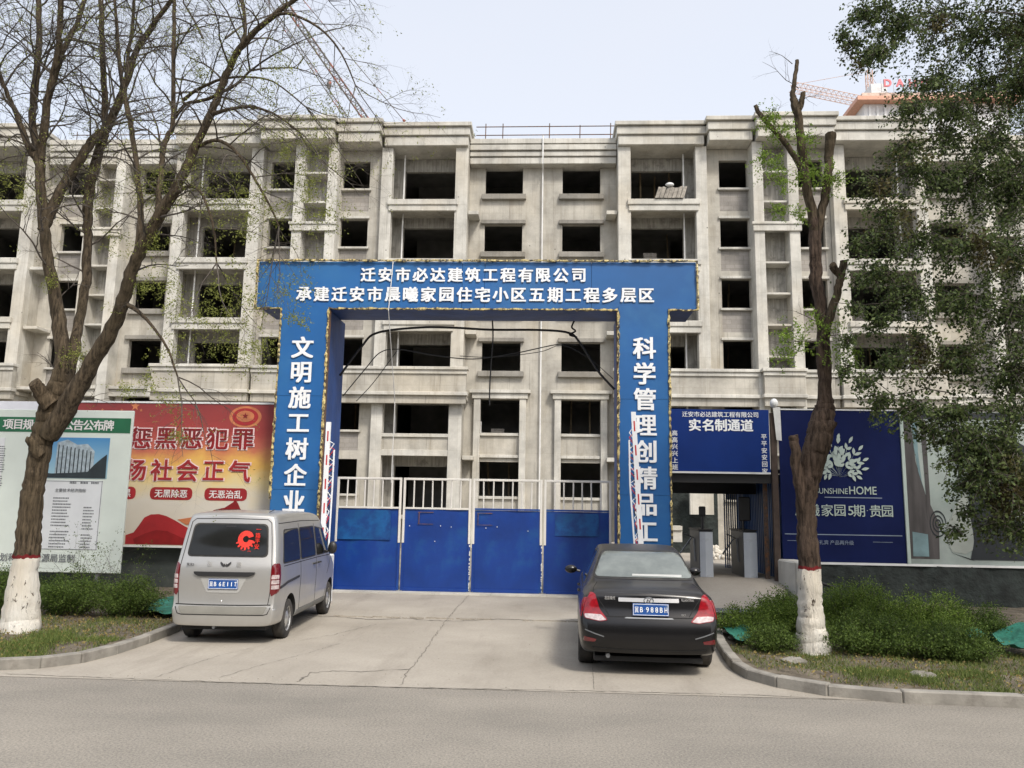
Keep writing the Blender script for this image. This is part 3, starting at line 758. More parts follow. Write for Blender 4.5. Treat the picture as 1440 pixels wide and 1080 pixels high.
# ================================================================== LEFT SIDE BOARDS
tag(MB().box(-16, -5.75, 17.25, 17.4, -.02, 1.02).build('base_wall', MT['dark_wall'], fix=False), 'dark low wall under the red propaganda billboard', 'wall')
def pr(name, poly, y, m_, parent, at, th=.003):
    return MB(at).prism(poly, y, y+th).build(name, m_, parent)
# colours of flat print
def grad_print():
    m_, n_, b_ = _new('red_gold_print')
    tc = n_.nodes.new('ShaderNodeTexCoord'); sp = n_.nodes.new('ShaderNodeSeparateXYZ'); n_.links.new(tc.outputs['Object'], sp.inputs[0])
    r_ = n_.nodes.new('ShaderNodeValToRGB'); n_.links.new(sp.outputs['Z'], r_.inputs['Fac'])
    mr = n_.nodes.new('ShaderNodeMapRange'); mr.inputs['From Min'].default_value = .95; mr.inputs['From Max'].default_value = 4.1
    n_.links.new(sp.outputs['Z'], mr.inputs['Value'])
    nz = _noise(n_, 1.1, 4, (1, 1, 1.4)); ma = n_.nodes.new('ShaderNodeMath'); ma.operation = 'MULTIPLY_ADD'; ma.inputs[1].default_value = .32
    sb = n_.nodes.new('ShaderNodeMath'); sb.operation = 'SUBTRACT'; sb.inputs[1].default_value = .16
    n_.links.new(nz.outputs['Fac'], ma.inputs[0]); n_.links.new(mr.outputs[0], sb.inputs[0]); n_.links.new(sb.outputs[0], ma.inputs[2])
    n_.links.new(ma.outputs[0], r_.inputs['Fac']); e = r_.color_ramp.elements
    e[0].position = .0; e[0].color = (.55, .50, .40, 1); e[1].position = 1; e[1].color = (.24, .035, .035, 1)
    for p, c in ((.3, (.62, .58, .50)), (.45, (.70, .56, .28)), (.56, (.72, .42, .10)), (.68, (.50, .13, .08)), (.82, (.34, .045, .04))):
        q = e.new(p); q.color = (*c, 1)
    n_.links.new(r_.outputs['Color'], b_.inputs['Base Color']); b_.inputs['Roughness'].default_value = .55
    return m_
MT['print_bg'] = grad_print()
MT['print_red'] = mat('print_red', (.33, .018, .022), .5, var=.2, vs_=2)
MT['print_darkred'] = mat('print_dark_red', (.22, .008, .01), .5, var=.3, vs_=2)
MT['print_gold'] = mat('print_gold', (.50, .17, .07), .5, var=.25, vs_=4)
MT['print_white'] = mat('print_white', (.78, .76, .74), .5, var=.03)
MT['print_pinkwhite'] = mat('print_pink_white', (.80, .62, .62), .5, var=.03)
bb = empty('propaganda_billboard', (-8.3, 17.0, .95), label='red and gold propaganda billboard with two rows of large red characters', cat='billboard'); A = (-8.3, 17.0, 0)
bb.location.z = 0
box('print_sheet', -10.9, -6.0, 17.0, 17.03, .97, 4.06, MT['print_bg'], bb, 0, A)
mb = MB(A)
for a in ((-10.92, -5.98, 4.06, 4.1), (-10.92, -5.98, .93, .966)): mb.box(a[0], a[1], 16.985, 17.06, a[2], a[3])
for a in (-10.95, -5.985): mb.box(a, a+.03, 16.985, 17.06, .966, 4.06)
mb.build('frame', MT['white'], bb)
# printed emblem, star, flag and pavilion roof
def ring(cx, cz, r0, r1, n=40, a0=0, a1=360, kx=1, kz=1):
    P = [(cx+r1*kx*math.cos(rad(a0+(a1-a0)*i/n)), cz+r1*kz*math.sin(rad(a0+(a1-a0)*i/n))) for i in range(n+1)]
    if r0: P += [(cx+r0*kx*math.cos(rad(a1-(a1-a0)*i/n)), cz+r0*kz*math.sin(rad(a1-(a1-a0)*i/n))) for i in range(n+1)]
    return P
def star(cx, cz, r, rot=90):
    return [(cx+(r if i % 2 == 0 else r*.4)*math.cos(rad(rot+i*36)), cz+(r if i % 2 == 0 else r*.4)*math.sin(rad(rot+i*36))) for i in range(10)]
pr('printed_emblem', ring(-6.66, 3.78, 0, .36, kz=.66), 16.996, MT['print_gold'], bb, A)
pr('printed_emblem', ring(-6.66, 3.78, 0, .29, kz=.66), 16.992, MT['print_red'], bb, A)
pr('printed_emblem', ring(-6.66, 3.79, 0, .20, kz=.62), 16.988, MT['print_gold'], bb, A)
pr('printed_emblem', star(-6.66, 3.80, .075), 16.984, MT['print_darkred'], bb, A)
pr('printed_star', star(-9.16, 3.99, .11), 16.996, MT['print_gold'], bb, A)
for k in range(5): pr('printed_star', star(-9.9+k*.22, 3.9-.05*(k % 2), .04), 16.996, MT['print_gold'], bb, A)
fl = [(-9.0, 1.02)] + [(-9.0+.12*i, 1.62+.22*math.sin(.6+i*.33)+(-.006*i)) for i in range(0, 25)] + [(-6.1, 1.02)]
fl = [(-9.12, 1.18), (-8.95, 1.24), (-8.84, 1.40), (-8.74, 1.56), (-8.6, 1.63), (-8.42, 1.64), (-8.25, 1.60), (-8.05, 1.51), (-7.85, 1.40), (-7.65, 1.31), (-7.4, 1.27), (-7.15, 1.29), (-6.9, 1.35), (-6.6, 1.40), (-6.1, 1.44), (-6.05, .99), (-9.12, .99)]
pr('printed_flag', fl, 16.995, MT['print_red'], bb, A)
pr('printed_flag', [(-8.95, 1.10), (-8.7, 1.22), (-8.45, 1.30), (-8.2, 1.28), (-7.95, 1.18), (-7.7, 1.08), (-7.4, 1.0), (-8.9, 1.0)], 16.991, MT['print_darkred'], bb, A)
pr('printed_ribbon', [(-8.0, 1.53), (-7.6, 1.60), (-7.1, 1.66), (-6.6, 1.72), (-6.5, 1.66), (-7.0, 1.56), (-7.5, 1.46), (-7.8, 1.42)], 16.990, MT['print_gold'], bb, A)
pr('printed_roof', [(-7.25, 1.72), (-6.98, 1.80), (-6.80, 1.92), (-6.76, 1.98), (-6.70, 1.91), (-6.62, 1.76), (-6.66, 1.77), (-7.2, 1.75)], 16.986, MT['print_darkred'], bb, A)
pr('printed_roof', [(-7.12, 1.64), (-7.10, 1.74), (-6.68, 1.74), (-6.66, 1.64)], 16.985, MT['print_gold'], bb, A)
for i, c in enumerate('严惩黑恶犯罪'):
    x = -9.54+i*.573-(-8.3)
    text(c, x, 16.99-17, 3.29, .47, MT['print_pinkwhite'], bb, 'character', .07, 0)
    text(c, x, 16.98-17, 3.29, .45, MT['print_darkred'], bb, 'character', .026, 0)
for i, c in enumerate('弘扬社会正气'):
    x = -9.60+i*.58-(-8.3)
    text(c, x, 16.99-17, 2.59, .47, MT['print_pinkwhite'], bb, 'character', .06, 0)
    text(c, x, 16.98-17, 2.59, .45, MT['print_red'], bb, 'character', .026, 0)
for x, s_ in ((-9.45, '有黑扫黑'), (-8.19, '无黑除恶'), (-6.98, '无恶治乱')):
    x0, x1 = x-.47, x+.47; z0, z1 = 1.93+.02, 2.2+.02; q = []
    for cx, cz, a0 in ((x1-.1, z1-.1, 0), (x0+.1, z1-.1, 90), (x0+.1, z0+.1, 180), (x1-.1, z0+.1, 270)):
        q += [(cx+.1*math.cos(rad(a0+t*30)), cz+.1*math.sin(rad(a0+t*30))) for t in range(4)]
    pr('printed_button', q, 16.994, MT['print_red'], bb, A)
    text(s_, x-(-8.3), 16.99-17, 2.085, .17, MT['print_white'], bb, 'lettering', .02, 0)

# green and white project notice board, turned slightly
nb_ = empty('notice_board', (-8.1, 15.0, 0), rz=rad(1), label='white project notice board with a green title band behind the left tree trunk', cat='notice board')
A0 = (0, 0, 0)
MT['print_green'] = mat('print_green', (.012, .13, .055), .5, var=.1)
MT['board_white'] = mat('board_white', (.66, .72, .66), .6, var=.06, vs_=1.5)
MT['print_grey'] = mat('print_grey_text', (.16, .17, .18), .7, var=.3)
MT['paper'] = mat('printed_paper', (.70, .72, .73), .55, var=.04)
def sky_print():
    m_, n_, b_ = _new('printed_sky')
    tc = n_.nodes.new('ShaderNodeTexCoord'); sp = n_.nodes.new('ShaderNodeSeparateXYZ'); n_.links.new(tc.outputs['Object'], sp.inputs[0])
    mr = n_.nodes.new('ShaderNodeMapRange'); mr.inputs['From Min'].default_value = 2.35; mr.inputs['From Max'].default_value = 3.2; n_.links.new(sp.outputs['Z'], mr.inputs['Value'])
    r_ = _ramp(n_, mr.outputs[0], 0, (.35, .55, .62), 1, (.03, .22, .5)); n_.links.new(r_.outputs['Color'], b_.inputs['Base Color']); b_.inputs['Roughness'].default_value = .45
    return m_
box('board', -4.6, 0, 0, .05, .55, 3.66, MT['board_white'], nb_, .01)
box('title_band', -4.55, -.04, -.006, -.001, 3.22, 3.51, MT['print_green'], nb_)
for x in (-4.2, -.5, -2.4): box('support_post', x, x+.07, .052, .11, -.02, 3.4, MT['steel_grey'], nb_)
tt = '项目规划方案公告公布牌'
for i, c in enumerate(tt): text(c, -2.47+i*.2, -.008, 3.365, .2, MT['print_white'], nb_, 'character', .03, 0)
box('printed_picture', -1.9, -.42, -.006, -.001, 2.33, 3.12, sky_print(), nb_)
MT['pic_tower'] = mat('print_tower', (.35, .42, .46), .5, var=.3, vs_=12); MT['pic_dark'] = mat('print_dark', (.02, .03, .035), .6, var=.3)
pr('printed_tower', [(-1.45, 2.4), (-1.45, 3.02), (-1.25, 3.08), (-1.05, 2.98), (-.85, 3.0), (-.7, 2.86), (-.7, 2.4)], -.009, MT['pic_tower'], nb_, A0, .002)
for k in range(9): pr('printed_tower', [(-1.42+k*.08, 2.4), (-1.42+k*.08, 2.98-.015*k), (-1.4+k*.08, 2.98-.015*k), (-1.4+k*.08, 2.4)], -.0115, MT['pic_dark'], nb_, A0, .001)
pr('printed_trees', [(-1.88, 2.34), (-1.85, 2.45), (-1.5, 2.42), (-1.1, 2.44), (-.8, 2.46), (-.68, 2.6), (-.55, 2.72), (-.45, 2.8), (-.44, 2.34)], -.014, MT['pic_dark'], nb_, A0, .002)
box('printed_table', -1.9, -.48, -.006, -.001, .98, 2.29, MT['paper'], nb_)
mb = MB()
for a in ((-.5, -.49, .98, 2.29), (-1.9, -.48, 2.27, 2.28), (-1.9, -.48, .985, .992)): mb.box(a[0], a[1], -.009, -.0065, a[2], a[3])
mb.build('table_border', MT['print_grey'], nb_, fix=False)
def fine_print(x0, x1, z0, z1, rows, seed, cols, parent, y=-.009):
    """illegible small print: rows of short dashes, one part"""
    rr = random.Random(seed); mb = MB(); dz = (z1-z0)/rows
    for r_ in range(rows):
        z = z1-(r_+.5)*dz
        for (c0, c1) in cols:
            if rr.random() < .12: continue
            x = x0+(x1-x0)*c0; e = x0+(x1-x0)*(c1 - rr.uniform(0, .3)*(c1-c0))
            while x < e:
                wv = rr.uniform(.012, .03); mb.box(x, min(x+wv, e), y, y+.002, z-dz*.22, z+dz*.22); x += wv+.008
    return tag(mb.build('fine_print', MT['print_grey'], parent, fix=False), kind='stuff')
fine_print(-1.85, -.52, 1.0, 1.98, 17, 1, ((.02, .12), (.32, .62), (.78, .95)), nb_)
text('主要技术经济指标', -1.1, -.009, 2.1, .07, MT['print_grey'], nb_, 'lettering', .01)
fine_print(-1.55, -.5, 2.2, 2.3, 1, 3, ((.4, .55), (.6, .75), (.8, .98)), nb_)
box('printed_table', -3.9, -2.5, -.006, -.001, 2.1, 3.1, MT['paper'], nb_)
fine_print(-3.85, -2.45, 2.15, 2.95, 18, 2, ((.0, .12), (.15, .3), (.33, .5), (.53, .7), (.73, .85), (.88, 1)), nb_)
fine_print(-4.4, -2.45, 1.0, 2.0, 11, 4, ((.02, .9),), nb_)
text('规划和自然资源局监制', -1.7, -.009, .82, .15, MT['print_grey'], nb_, 'lettering', .015)
wb = tag(MB().box(-14.0, -11.02, 16.9, 16.98, .95, 4.06).build('white_board', mat('pale_board', (.62, .63, .68), .6, var=.04), fix=False), 'plain pale board edge showing above the notice board at the far left', 'board')
# green netting on the ground by the left kerb
def cloth(name, x0, x1, y0, y1, z, amp, m_, seed, lab, cat='netting'):
    mb = MB(); N = 16; V = []
    for j in range(N+1):
        for i in range(N+1):
            x = x0+(x1-x0)*i/N; y = y0+(y1-y0)*j/N
            e = noise.noise(Vector((x*2.3, y*2.3, seed)))
            V.append((x+e*.2, y+noise.noise(Vector((y*2, x*2, seed)))*.2, z+amp*(.5+e)+.03*noise.noise(Vector((x*9, y*9, seed)))))
    mb.add(V, [(j*(N+1)+i, j*(N+1)+i+1, (j+1)*(N+1)+i+1, (j+1)*(N+1)+i) for j in range(N) for i in range(N)])
    return tag(mb.build(name, m_, smooth=True), lab, cat)
cloth('green_netting', -7.0, -5.95, 12.75, 14.6, .13, .10, MT['green_net'], 3, 'green dust netting spread on the soil behind the silver van')
cloth('green_netting', 5.95, 6.75, 10.9, 12.0, .12, .30, MT['green_net'], 8, 'green dust netting heaped at the right end of the hedge')
cloth('green_netting', 2.62, 3.0, 11.6, 12.6, .14, .12, MT['green_net'], 12, 'scrap of green netting between the black car and the hedge')

# ================================================================== RIGHT SIDE: passage, sign, hoardings
pg = empty('passage_sign', (3.65, 17.0, 0), label='blue overhead sign with white Chinese characters above the pedestrian passage', cat='sign'); A = (3.65, 17.0, 0)
MT['print_blue'] = mat('print_blue', (.003, .026, .16), .6, spec=.2, var=.12, vs_=1.2, bump=.25, bs=2.2, bd=.03)
MT['hoard_blue'] = mat('hoarding_navy', (.004, .010, .062), .7, spec=.15, var=.15, vs_=1.2, bump=.3, bs=2.5, bd=.03)
box('sign_panel', 2.62, 4.70, 17.0, 17.04, 2.73, 4.06, MT['print_blue'], pg, 0, A)
box('bottom_edge', 2.62, 4.70, 16.985, 17.02, 2.69, 2.728, MT['white'], pg, 0, A)
text('迁安市必达建筑工程有限公司', 0.02, -.01, 3.95, .115, W_, pg, 'lettering', .012)
for i, c in enumerate('实名制通道'): text(c, -.52+i*.275, -.01, 3.72, .25, W_, pg, 'character', .035)
for i, c in enumerate('高高兴兴上班'): text(c, -.95, -.01, 3.54-i*.145, .115, W_, pg, 'character', .02)
for i, c in enumerate('平平安安回家'): text(c, .93, -.01, 3.48-i*.145, .115, W_, pg, 'character', .02)
ps = empty('passage_shed', (3.8, 18.2, 0), label='dark steel shed roof and blue corrugated wall of the pedestrian passage', cat='shed'); A = (3.8, 18.2, 0)
box('canopy_roof', 2.55, 5.0, 17.1, 21.0, 2.72, 2.80, MT['black_plastic'], ps, 0, A)
box('canopy_beam', 2.6, 4.9, 17.08, 17.16, 2.5, 2.69, MT['black_plastic'], ps, 0, A)
box('canopy_beam', 2.6, 4.9, 19.0, 19.1, 2.3, 2.69, MT['black_plastic'], ps, 0, A)
box('canopy_beam', 2.6, 4.9, 20.9, 21.0, 2.45, 2.69, MT['rust'], ps, 0, A)
MT['corr'] = mat('blue_corrugated_steel', (.012, .06, .18), .5, var=.25, vs_=2)
for i in range(26):
    y = 17.3+i*.15
    box('corrugated_rib', 4.93, 4.93+(.04 if i % 2 else .015), y, y+.075, .5, 2.7, MT['corr'], ps, 0, A)
box('corrugated_sheet', 4.97, 5.0, 17.25, 21.2, .4, 2.7, MT['corr'], ps, 0, A)
for i in range(10):
    x = 4.45+i*.052
    box('corrugated_rib', x, x+.026, 20.4-(.02 if i % 2 else 0), 20.44, .5, 2.7, MT['corr'], ps, 0, A)
box('roof_post', 2.56, 2.64, 17.3, 17.38, .3, 2.7, MT['rust'], ps, 0, A)
box('roof_post', 4.74, 4.86, 17.02, 17.12, .3, 4.0, MT['brown_post'], ps, 0, A)
box('roof_post', 4.62, 4.70, 17.3, 17.36, .45, 2.7, MT['rust'], ps, 0, A)
for i in (0, 1): MB(A).tube([(3.35+i*.2, 17.6, 2.62), (3.43+i*.2, 17.6, 2.6)], .02, 6).build('canopy_lamp', MT['white'], ps)
MB(A).ball((4.82, 17.0, 4.2), .09, 9, 6, (1, 1, 1.2)).build('camera_head', MT['white'], ps, smooth=True)
MB(A).add([(4.78, 16.95, 4.1), (4.93, 16.95, 4.12), (4.95, 16.98, 3.4), (4.84, 16.98, 3.42)], [(0, 3, 2, 1)]).build('torn_sheet', MT['white'], ps, fix=False)
MT['turn_white'] = mat('turnstile_paint', (.48, .52, .56), .45, var=.06, dirt=(.2, .2, .2), dth=(.55, .8), ds=3)
MT['turn_side'] = mat('turnstile_side', (.06, .065, .07), .5, var=.1)
for i, (x, lab) in enumerate(((3.43, 'grey turnstile cabinet nearest the black car in the passage'), (4.37, 'grey turnstile cabinet beside the brown post in the passage'))):
    t = empty('turnstile', (x, 17.6, .5), label=lab, cat='turnstile', group='turnstiles in the pedestrian passage')
    box('cabinet', -.14, .14, 0, 1.15, 0, .98, MT['turn_side'], t, .01)
    MB().zprism([(-.13, -.01), (-.02, -.06), (.14, -.06), (.14, -.005)], .0, .95).build('front_panel', MT['turn_white'], t)
    box('top_plate', -.16, .16, -.03, 1.17, .982, 1.01, MT['black_plastic'], t, .01)
    MB().tube([(-.04 if i == 0 else -.1, .12, 1.01), (-.04 if i == 0 else -.1, .12, 1.42)], .03 if i == 0 else .025, 8).build('reader_pole', MT['black_plastic'], t)
    box('face_reader', (-.12 if i == 0 else -.2), (.03 if i == 0 else .06), .08, .12, 1.28 if i == 0 else 1.2, 1.5 if i == 0 else 1.72, MT['black_plastic'], t, .02)
    MB().tube([(-.2, .6, .8), (-.45, .62, .45)], .018, 6).build('turn_bar', MT['steel_grey'], t)
    for k in range(3):
        a = rad(120*k+30); MB().tube([(-.16, .5, .8), (-.16-.25*abs(math.cos(a)), .5+.1*math.sin(a), .8+.4*math.sin(a)-.1)], .016, 6).build('turn_bar', MT['steel_grey'], t)
# site seen through the passage
sp_ = tag(MB().box(2.6, 4.0, 24, 24.5, 1.3, 1.42).box(2.6, 4.0, 24.05, 24.45, .95, 1.3).build('concrete_bench', CL_, fix=False), 'pale precast concrete block seen through the pedestrian passage', 'concrete block')
mb = MB()
rr = random.Random(9)
for k in range(60):
    mb.ball((5.0+rr.gauss(0, .28), 24+rr.gauss(0, .3), .52+abs(rr.gauss(0, .12))), rr.uniform(.05, .13), 6, 4)
sd = tag(mb.build('rubble_heap', mat('pale_rubble', (.6, .56, .48), .9)), 'small heap of pale rubble at the far end of the passage', 'rubble', kind='stuff')
tag(MB().box(4.55, 5.6, 23.8, 24.2, .5, .62).build('white_slab', MT['white'], fix=False), 'white slab under the rubble heap beyond the turnstiles', 'slab')
tag(MB().box(4.6, 5.35, 26, 26.2, 1.75, 2.75).build('pale_sheet', CL_, fix=False), 'pale hanging sheet behind the turnstiles', 'sheet')
tag(MB().box(3.3, 5.6, 26.6, 26.8, .4, 4).build('dark_hut', MT['black_net'], fix=False), 'dark hut wall behind the passage', 'hut')

# blue hoarding with tree emblem, photo hoarding, dark wall and netting below
hd = empty('navy_hoarding', (6.1, 17.0, 0), label='navy advertising hoarding with a pale tree emblem and white lettering behind the painted trunk', cat='hoarding'); A = (6.1, 17.0, 0)
box('print_sheet', 4.9, 7.42, 17.0, 17.03, .9, 4.06, MT['hoard_blue'], hd, 0, A)
box('top_edge', 4.9, 7.42, 16.99, 17.03, 4.064, 4.09, MT['white'], hd, 0, A)
MT['print_pale'] = mat('print_pale_green', (.42, .50, .46), .5, var=.05)
MT['print_dim'] = mat('print_dim', (.22, .27, .34), .5, var=.05)
box('bottom_edge', 4.95, 7.42, 16.98, 17.03, .85, .896, MT['white'], hd, 0, A)
for z in (2.22, 1.45): box('printed_rule', 5.8 if z > 2 else 4.95, 6.98 if z > 2 else 7.35, 16.996, 16.999, z, z+.018, MT['print_dim'], hd, 0, A)
for (a, b) in ((5.0, 5.5), (6.75, 7.15)): box('printed_rule', a, b, 16.996, 16.999, 1.32, 1.328, MT['print_dim'], hd, 0, A)
# leafy emblem
rr = random.Random(21)
ecx, ecz = 6.12, 3.08
def leaf(cx, cz, L_, wd, ang):
    c, s_ = math.cos(ang), math.sin(ang); P = []
    prof = [(0, 0), (.25, .36), (.5, .5), (.75, .34), (1, 0), (.75, -.34), (.5, -.5), (.25, -.36)]
    return [(cx+(t*L_)*c-(q*wd)*s_, cz+(t*L_)*s_+(q*wd)*c) for t, q in prof]
k = 0
for ang0, len_ in ((90, .62), (68, .6), (112, .6), (45, .58), (135, .58), (22, .52), (158, .52), (2, .45), (178, .45), (-18, .36), (198, .36), (80, .35), (100, .35), (30, .3), (150, .3)):
    a = rad(ang0); mb = MB(A)
    mb.prism([(ecx+.012*math.sin(a), ecz-.42-.012*math.cos(a)), (ecx+len_*math.cos(a)*.8, ecz-.28+len_*math.sin(a)*.8), (ecx+len_*math.cos(a)*.8+.01, ecz-.28+len_*math.sin(a)*.8+.01)], 16.9965, 16.9985)
    mb.build('emblem_stem', MT['print_pale'], hd)
    for t in ((.5, .78, 1.02) if abs(ang0-90) > 12 else (.2, .42, .66, .9, 1.05)):
        for sgn in (-1, 1):
            if t > .9 and sgn > 0: continue
            aa = a+sgn*rad(38 if t < .9 else 4)
            P_ = leaf(ecx+len_*t*math.cos(a), ecz-.28+len_*t*math.sin(a), .15*rr.uniform(.8, 1.15), .066, aa+rr.uniform(-.25, .25))
            pr('emblem_leaf', P_, 16.994-.0004*k, MT['print_pale'], hd, A, .001); k += 1
text('SUNSHINE', 5.95-6.1, -.012, 2.36, .12, MT['print_pale'], hd, 'lettering', 0, w=.66)
text('HOME', 6.59-6.1, -.012, 2.38, .17, MT['print_pale'], hd, 'lettering', .01, w=.56)
for i, c in enumerate('晨曦家园5期·贵园'):
    xs_ = [5.3, 5.56, 5.84, 6.1, 6.32, 6.49, 6.66, 6.83, 7.07][i]
    text(c, xs_-6.1, -.012, 1.96, .245 if c != '·' else .12, MT['print_pale'], hd, 'character', .008)
text('优礼宾 产品再升级', 5.95-6.1, -.012, 1.30, .09, MT['print_dim'], hd, 'lettering')
ph = empty('photo_hoarding', (8.9, 17.0, 0), label='large grey photographic hoarding showing a dark suited figure and curved glass', cat='hoarding'); A = (8.9, 17.0, 0)
MT['ph_bg'] = mat('print_photo_grey', (.24, .29, .27), .55, var=.4, vs_=.7, dirt=(.36, .40, .38), dth=(.4, .7), ds=.6)
MT['ph_dark'] = mat('print_photo_dark', (.012, .017, .022), .45, var=.3)
MT['ph_brown'] = mat('print_photo_brown', (.06, .055, .055), .5, var=.4, vs_=2, stretch=(3, 1, .5))
MT['ph_glass'] = mat('print_photo_glass', (.16, .25, .27), .45, var=.3, vs_=2)
MT['ph_light'] = mat('print_photo_light', (.30, .33, .30), .5, var=.1)
box('print_sheet', 7.45, 12.6, 17.0, 17.03, .9, 4.06, MT['ph_bg'], ph, 0, A)
box('top_band', 7.45, 12.6, 16.996, 16.999, 3.9, 4.05, MT['ph_dark'], ph, 0, A)
box('divider_strip', 7.425, 7.49, 16.97, 17.03, .9, 4.06, MT['print_pale'], ph, 0, A)
box('bottom_edge', 7.42, 12.6, 16.975, 17.03, .85, .896, MT['white'], ph, 0, A)
pr('printed_curtain', [(7.48, 3.88), (7.65, 3.88), (7.71, 3.0), (7.88, 2.3), (8.11, 1.75), (8.08, 1.0), (7.48, 1.0)], 16.997, MT['ph_brown'], ph, A, .001)
pr('printed_glass', [(7.67, 3.86), (7.78, 3.86), (7.77, 3.2), (7.81, 2.6), (7.88, 2.3), (7.75, 2.8), (7.69, 3.3)], 16.995, MT['ph_glass'], ph, A, .001)
pr('printed_column', [(7.85, 3.88), (7.96, 3.88), (7.96, 1.0), (7.88, 1.0), (7.88, 2.4)], 16.994, MT['ph_brown'], ph, A, .001)
pr('printed_window', [(7.55, 1.05), (7.56, 1.55), (7.87, 1.5), (7.87, 1.05)], 16.993, MT['ph_glass'], ph, A, .001)
for r0 in (.17, .11, .06): pr('printed_scroll', ring(8.09, 1.72, r0-.018, r0, 24, 0, 330, kz=1.6), 16.9925-.0001*r0*100, MT['ph_dark'], ph, A, .0008)
pr('printed_sleeve', [(8.21, 1.5), (8.47, 2.1), (8.70, 2.4), (8.80, 1.7), (8.77, 1.2), (8.61, 1.12), (8.34, 1.15)], 16.992, MT['ph_light'], ph, A, .001)
pr('printed_suit', [(8.70, 1.0), (8.80, 1.4), (8.74, 2.0), (8.77, 2.7), (8.93, 3.2), (9.20, 3.5), (9.53, 3.6), (10.06, 3.3), (10.32, 1.0)], 16.990, MT['ph_dark'], ph, A, .001)
pr('printed_hem', [(8.31, 1.14), (8.61, 1.05), (8.70, 1.0), (8.8, .98)], 16.991, MT['ph_dark'], ph, A, .001)
pr('printed_collar', [(8.97, 3.1), (9.13, 3.15), (9.23, 2.6), (9.20, 2.35), (9.07, 2.7)], 16.988, MT['ph_light'], ph, A, .001)
pr('printed_handkerchief', [(9.55, 1.95), (9.68, 2.08), (9.98, 2.05), (10.05, 1.9), (9.9, 1.75), (9.72, 1.76)], 16.987, MT['ph_light'], ph, A, .001)
tag(MB().box(5.05, 14, 17.15, 17.3, -.02, .9).build('base_wall', MT['dark_wall'], fix=False), 'dark low wall under the navy and photo hoardings', 'wall')
def drape(x0, x1, y, z0, z1, seed, lab, m_):
    mb = MB(); NX_, NZ_ = 40, 8; V = []
    for j in range(NZ_+1):
        for i in range(NX_+1):
            x = x0+(x1-x0)*i/NX_; z = z0+(z1-z0)*j/NZ_
            V.append((x, y+.09*noise.noise(Vector((x*2.2, z*.6, seed)))-(.12*(1-j/NZ_)), z+(.05*noise.noise(Vector((x*1.5, 3, seed))) if j in (0, NZ_) else 0)))
    mb.add(V, [(j*(NX_+1)+i, j*(NX_+1)+i+1, (j+1)*(NX_+1)+i+1, (j+1)*(NX_+1)+i) for j in range(NZ_) for i in range(NX_)])
    return tag(mb.build('shade_netting', m_, smooth=True), lab, 'netting')
drape(5.2, 13, 17.0, .05, .86, 4, 'black shade netting draped over the wall under the hoardings on the right', MT['black_net'])
tag(MB().zprism([(4.75, 16.9), (5.1, 16.9), (5.3, 15.9), (4.9, 16.0)], .05, .95).build('concrete_footing', MT['concrete_light'], bevel=.03), 'broken concrete footing beside the brown post at the passage', 'footing')
cable('cable', [(4.9, 16.8, .85), (5.15, 16.6, .75), (5.4, 16.4, .55), (5.7, 16.3, .45)], .03, 'black hose lying over the footing right of the passage')
# grey-green meter box lying in the hedge by the passage
ub = empty('utility_box', (3.1, 13.7, .06), rz=rad(-4), label='low grey green utility box at the hedge beside the passage ramp', cat='utility box')
MT['box_green'] = mat('box_grey_green', (.10, .14, .12), .6, var=.2)
box('box_body', -.42, .42, -.2, .2, 0, .2, MT['box_green'], ub, .015); box('lid', -.45, .45, -.23, .23, .202, .235, MT['steel_grey'], ub, .01)
# concrete rubble chunk by the kerb
for k, (x, y, r_, lab) in enumerate(((3.05, 10.3, .13, 'pale stone lump on the soil left of the painted trunk'), (4.3, 9.6, .14, 'flat pale stone lump on the soil right of the painted trunk'), (2.75, 12.0, .1, 'small pale stone lump beside the black car and hedge'))):
    o = MB().ball((x, y, .12), r_, 9, 6, (1.2, .8, .3)).build('stone', MT['kerb'], smooth=False); tag(o, lab, 'stone')
    rr = random.Random(k)
    for v in o.data.vertices: v.co += Vector((rr.uniform(-.02, .02), rr.uniform(-.02, .02), rr.uniform(-.015, .015)))

# ================================================================== VEHICLES
def paint(name, col, metal, rough, dust, dustf=.3, coat=.6):
    m_, n_, b_ = _new(name)
    nz = _noise(n_, 2.2, 6, (1, 1, 1), .65)
    tc = n_.nodes.new('ShaderNodeTexCoord'); ge = n_.nodes.new('ShaderNodeNewGeometry')
    sp = n_.nodes.new('ShaderNodeSeparateXYZ'); n_.links.new(ge.outputs['Normal'], sp.inputs[0])
    up = n_.nodes.new('ShaderNodeMapRange'); up.inputs['From Min'].default_value = .35; up.inputs['From Max'].default_value = .95; up.inputs['To Max'].default_value = 3.2 if metal == 0 else .9
    n_.links.new(sp.outputs['Z'], up.inputs['Value'])      # dust settles on faces that look up
    r_ = _ramp(n_, nz.outputs['Fac'], .35, (dustf*.3,)*3, .75, (dustf,)*3)
    ma = n_.nodes.new('ShaderNodeMath'); ma.operation = 'MULTIPLY_ADD'; ma.use_clamp = True
    n_.links.new(up.outputs[0], ma.inputs[0]); ma.inputs[1].default_value = dustf*1.6; n_.links.new(r_.outputs['Color'], ma.inputs[2])
    c = _mix(n_, ma.outputs[0], col, dust); n_.links.new(c, b_.inputs['Base Color'])
    b_.inputs['Metallic'].default_value = metal
    rr_ = n_.nodes.new('ShaderNodeMapRange'); rr_.inputs['To Min'].default_value = rough; rr_.inputs['To Max'].default_value = .8
    n_.links.new(ma.outputs[0], rr_.inputs['Value']); n_.links.new(rr_.outputs[0], b_.inputs['Roughness'])
    b_.inputs['Coat Weight'].default_value = coat; b_.inputs['Coat Roughness'].default_value = .12
    return m_
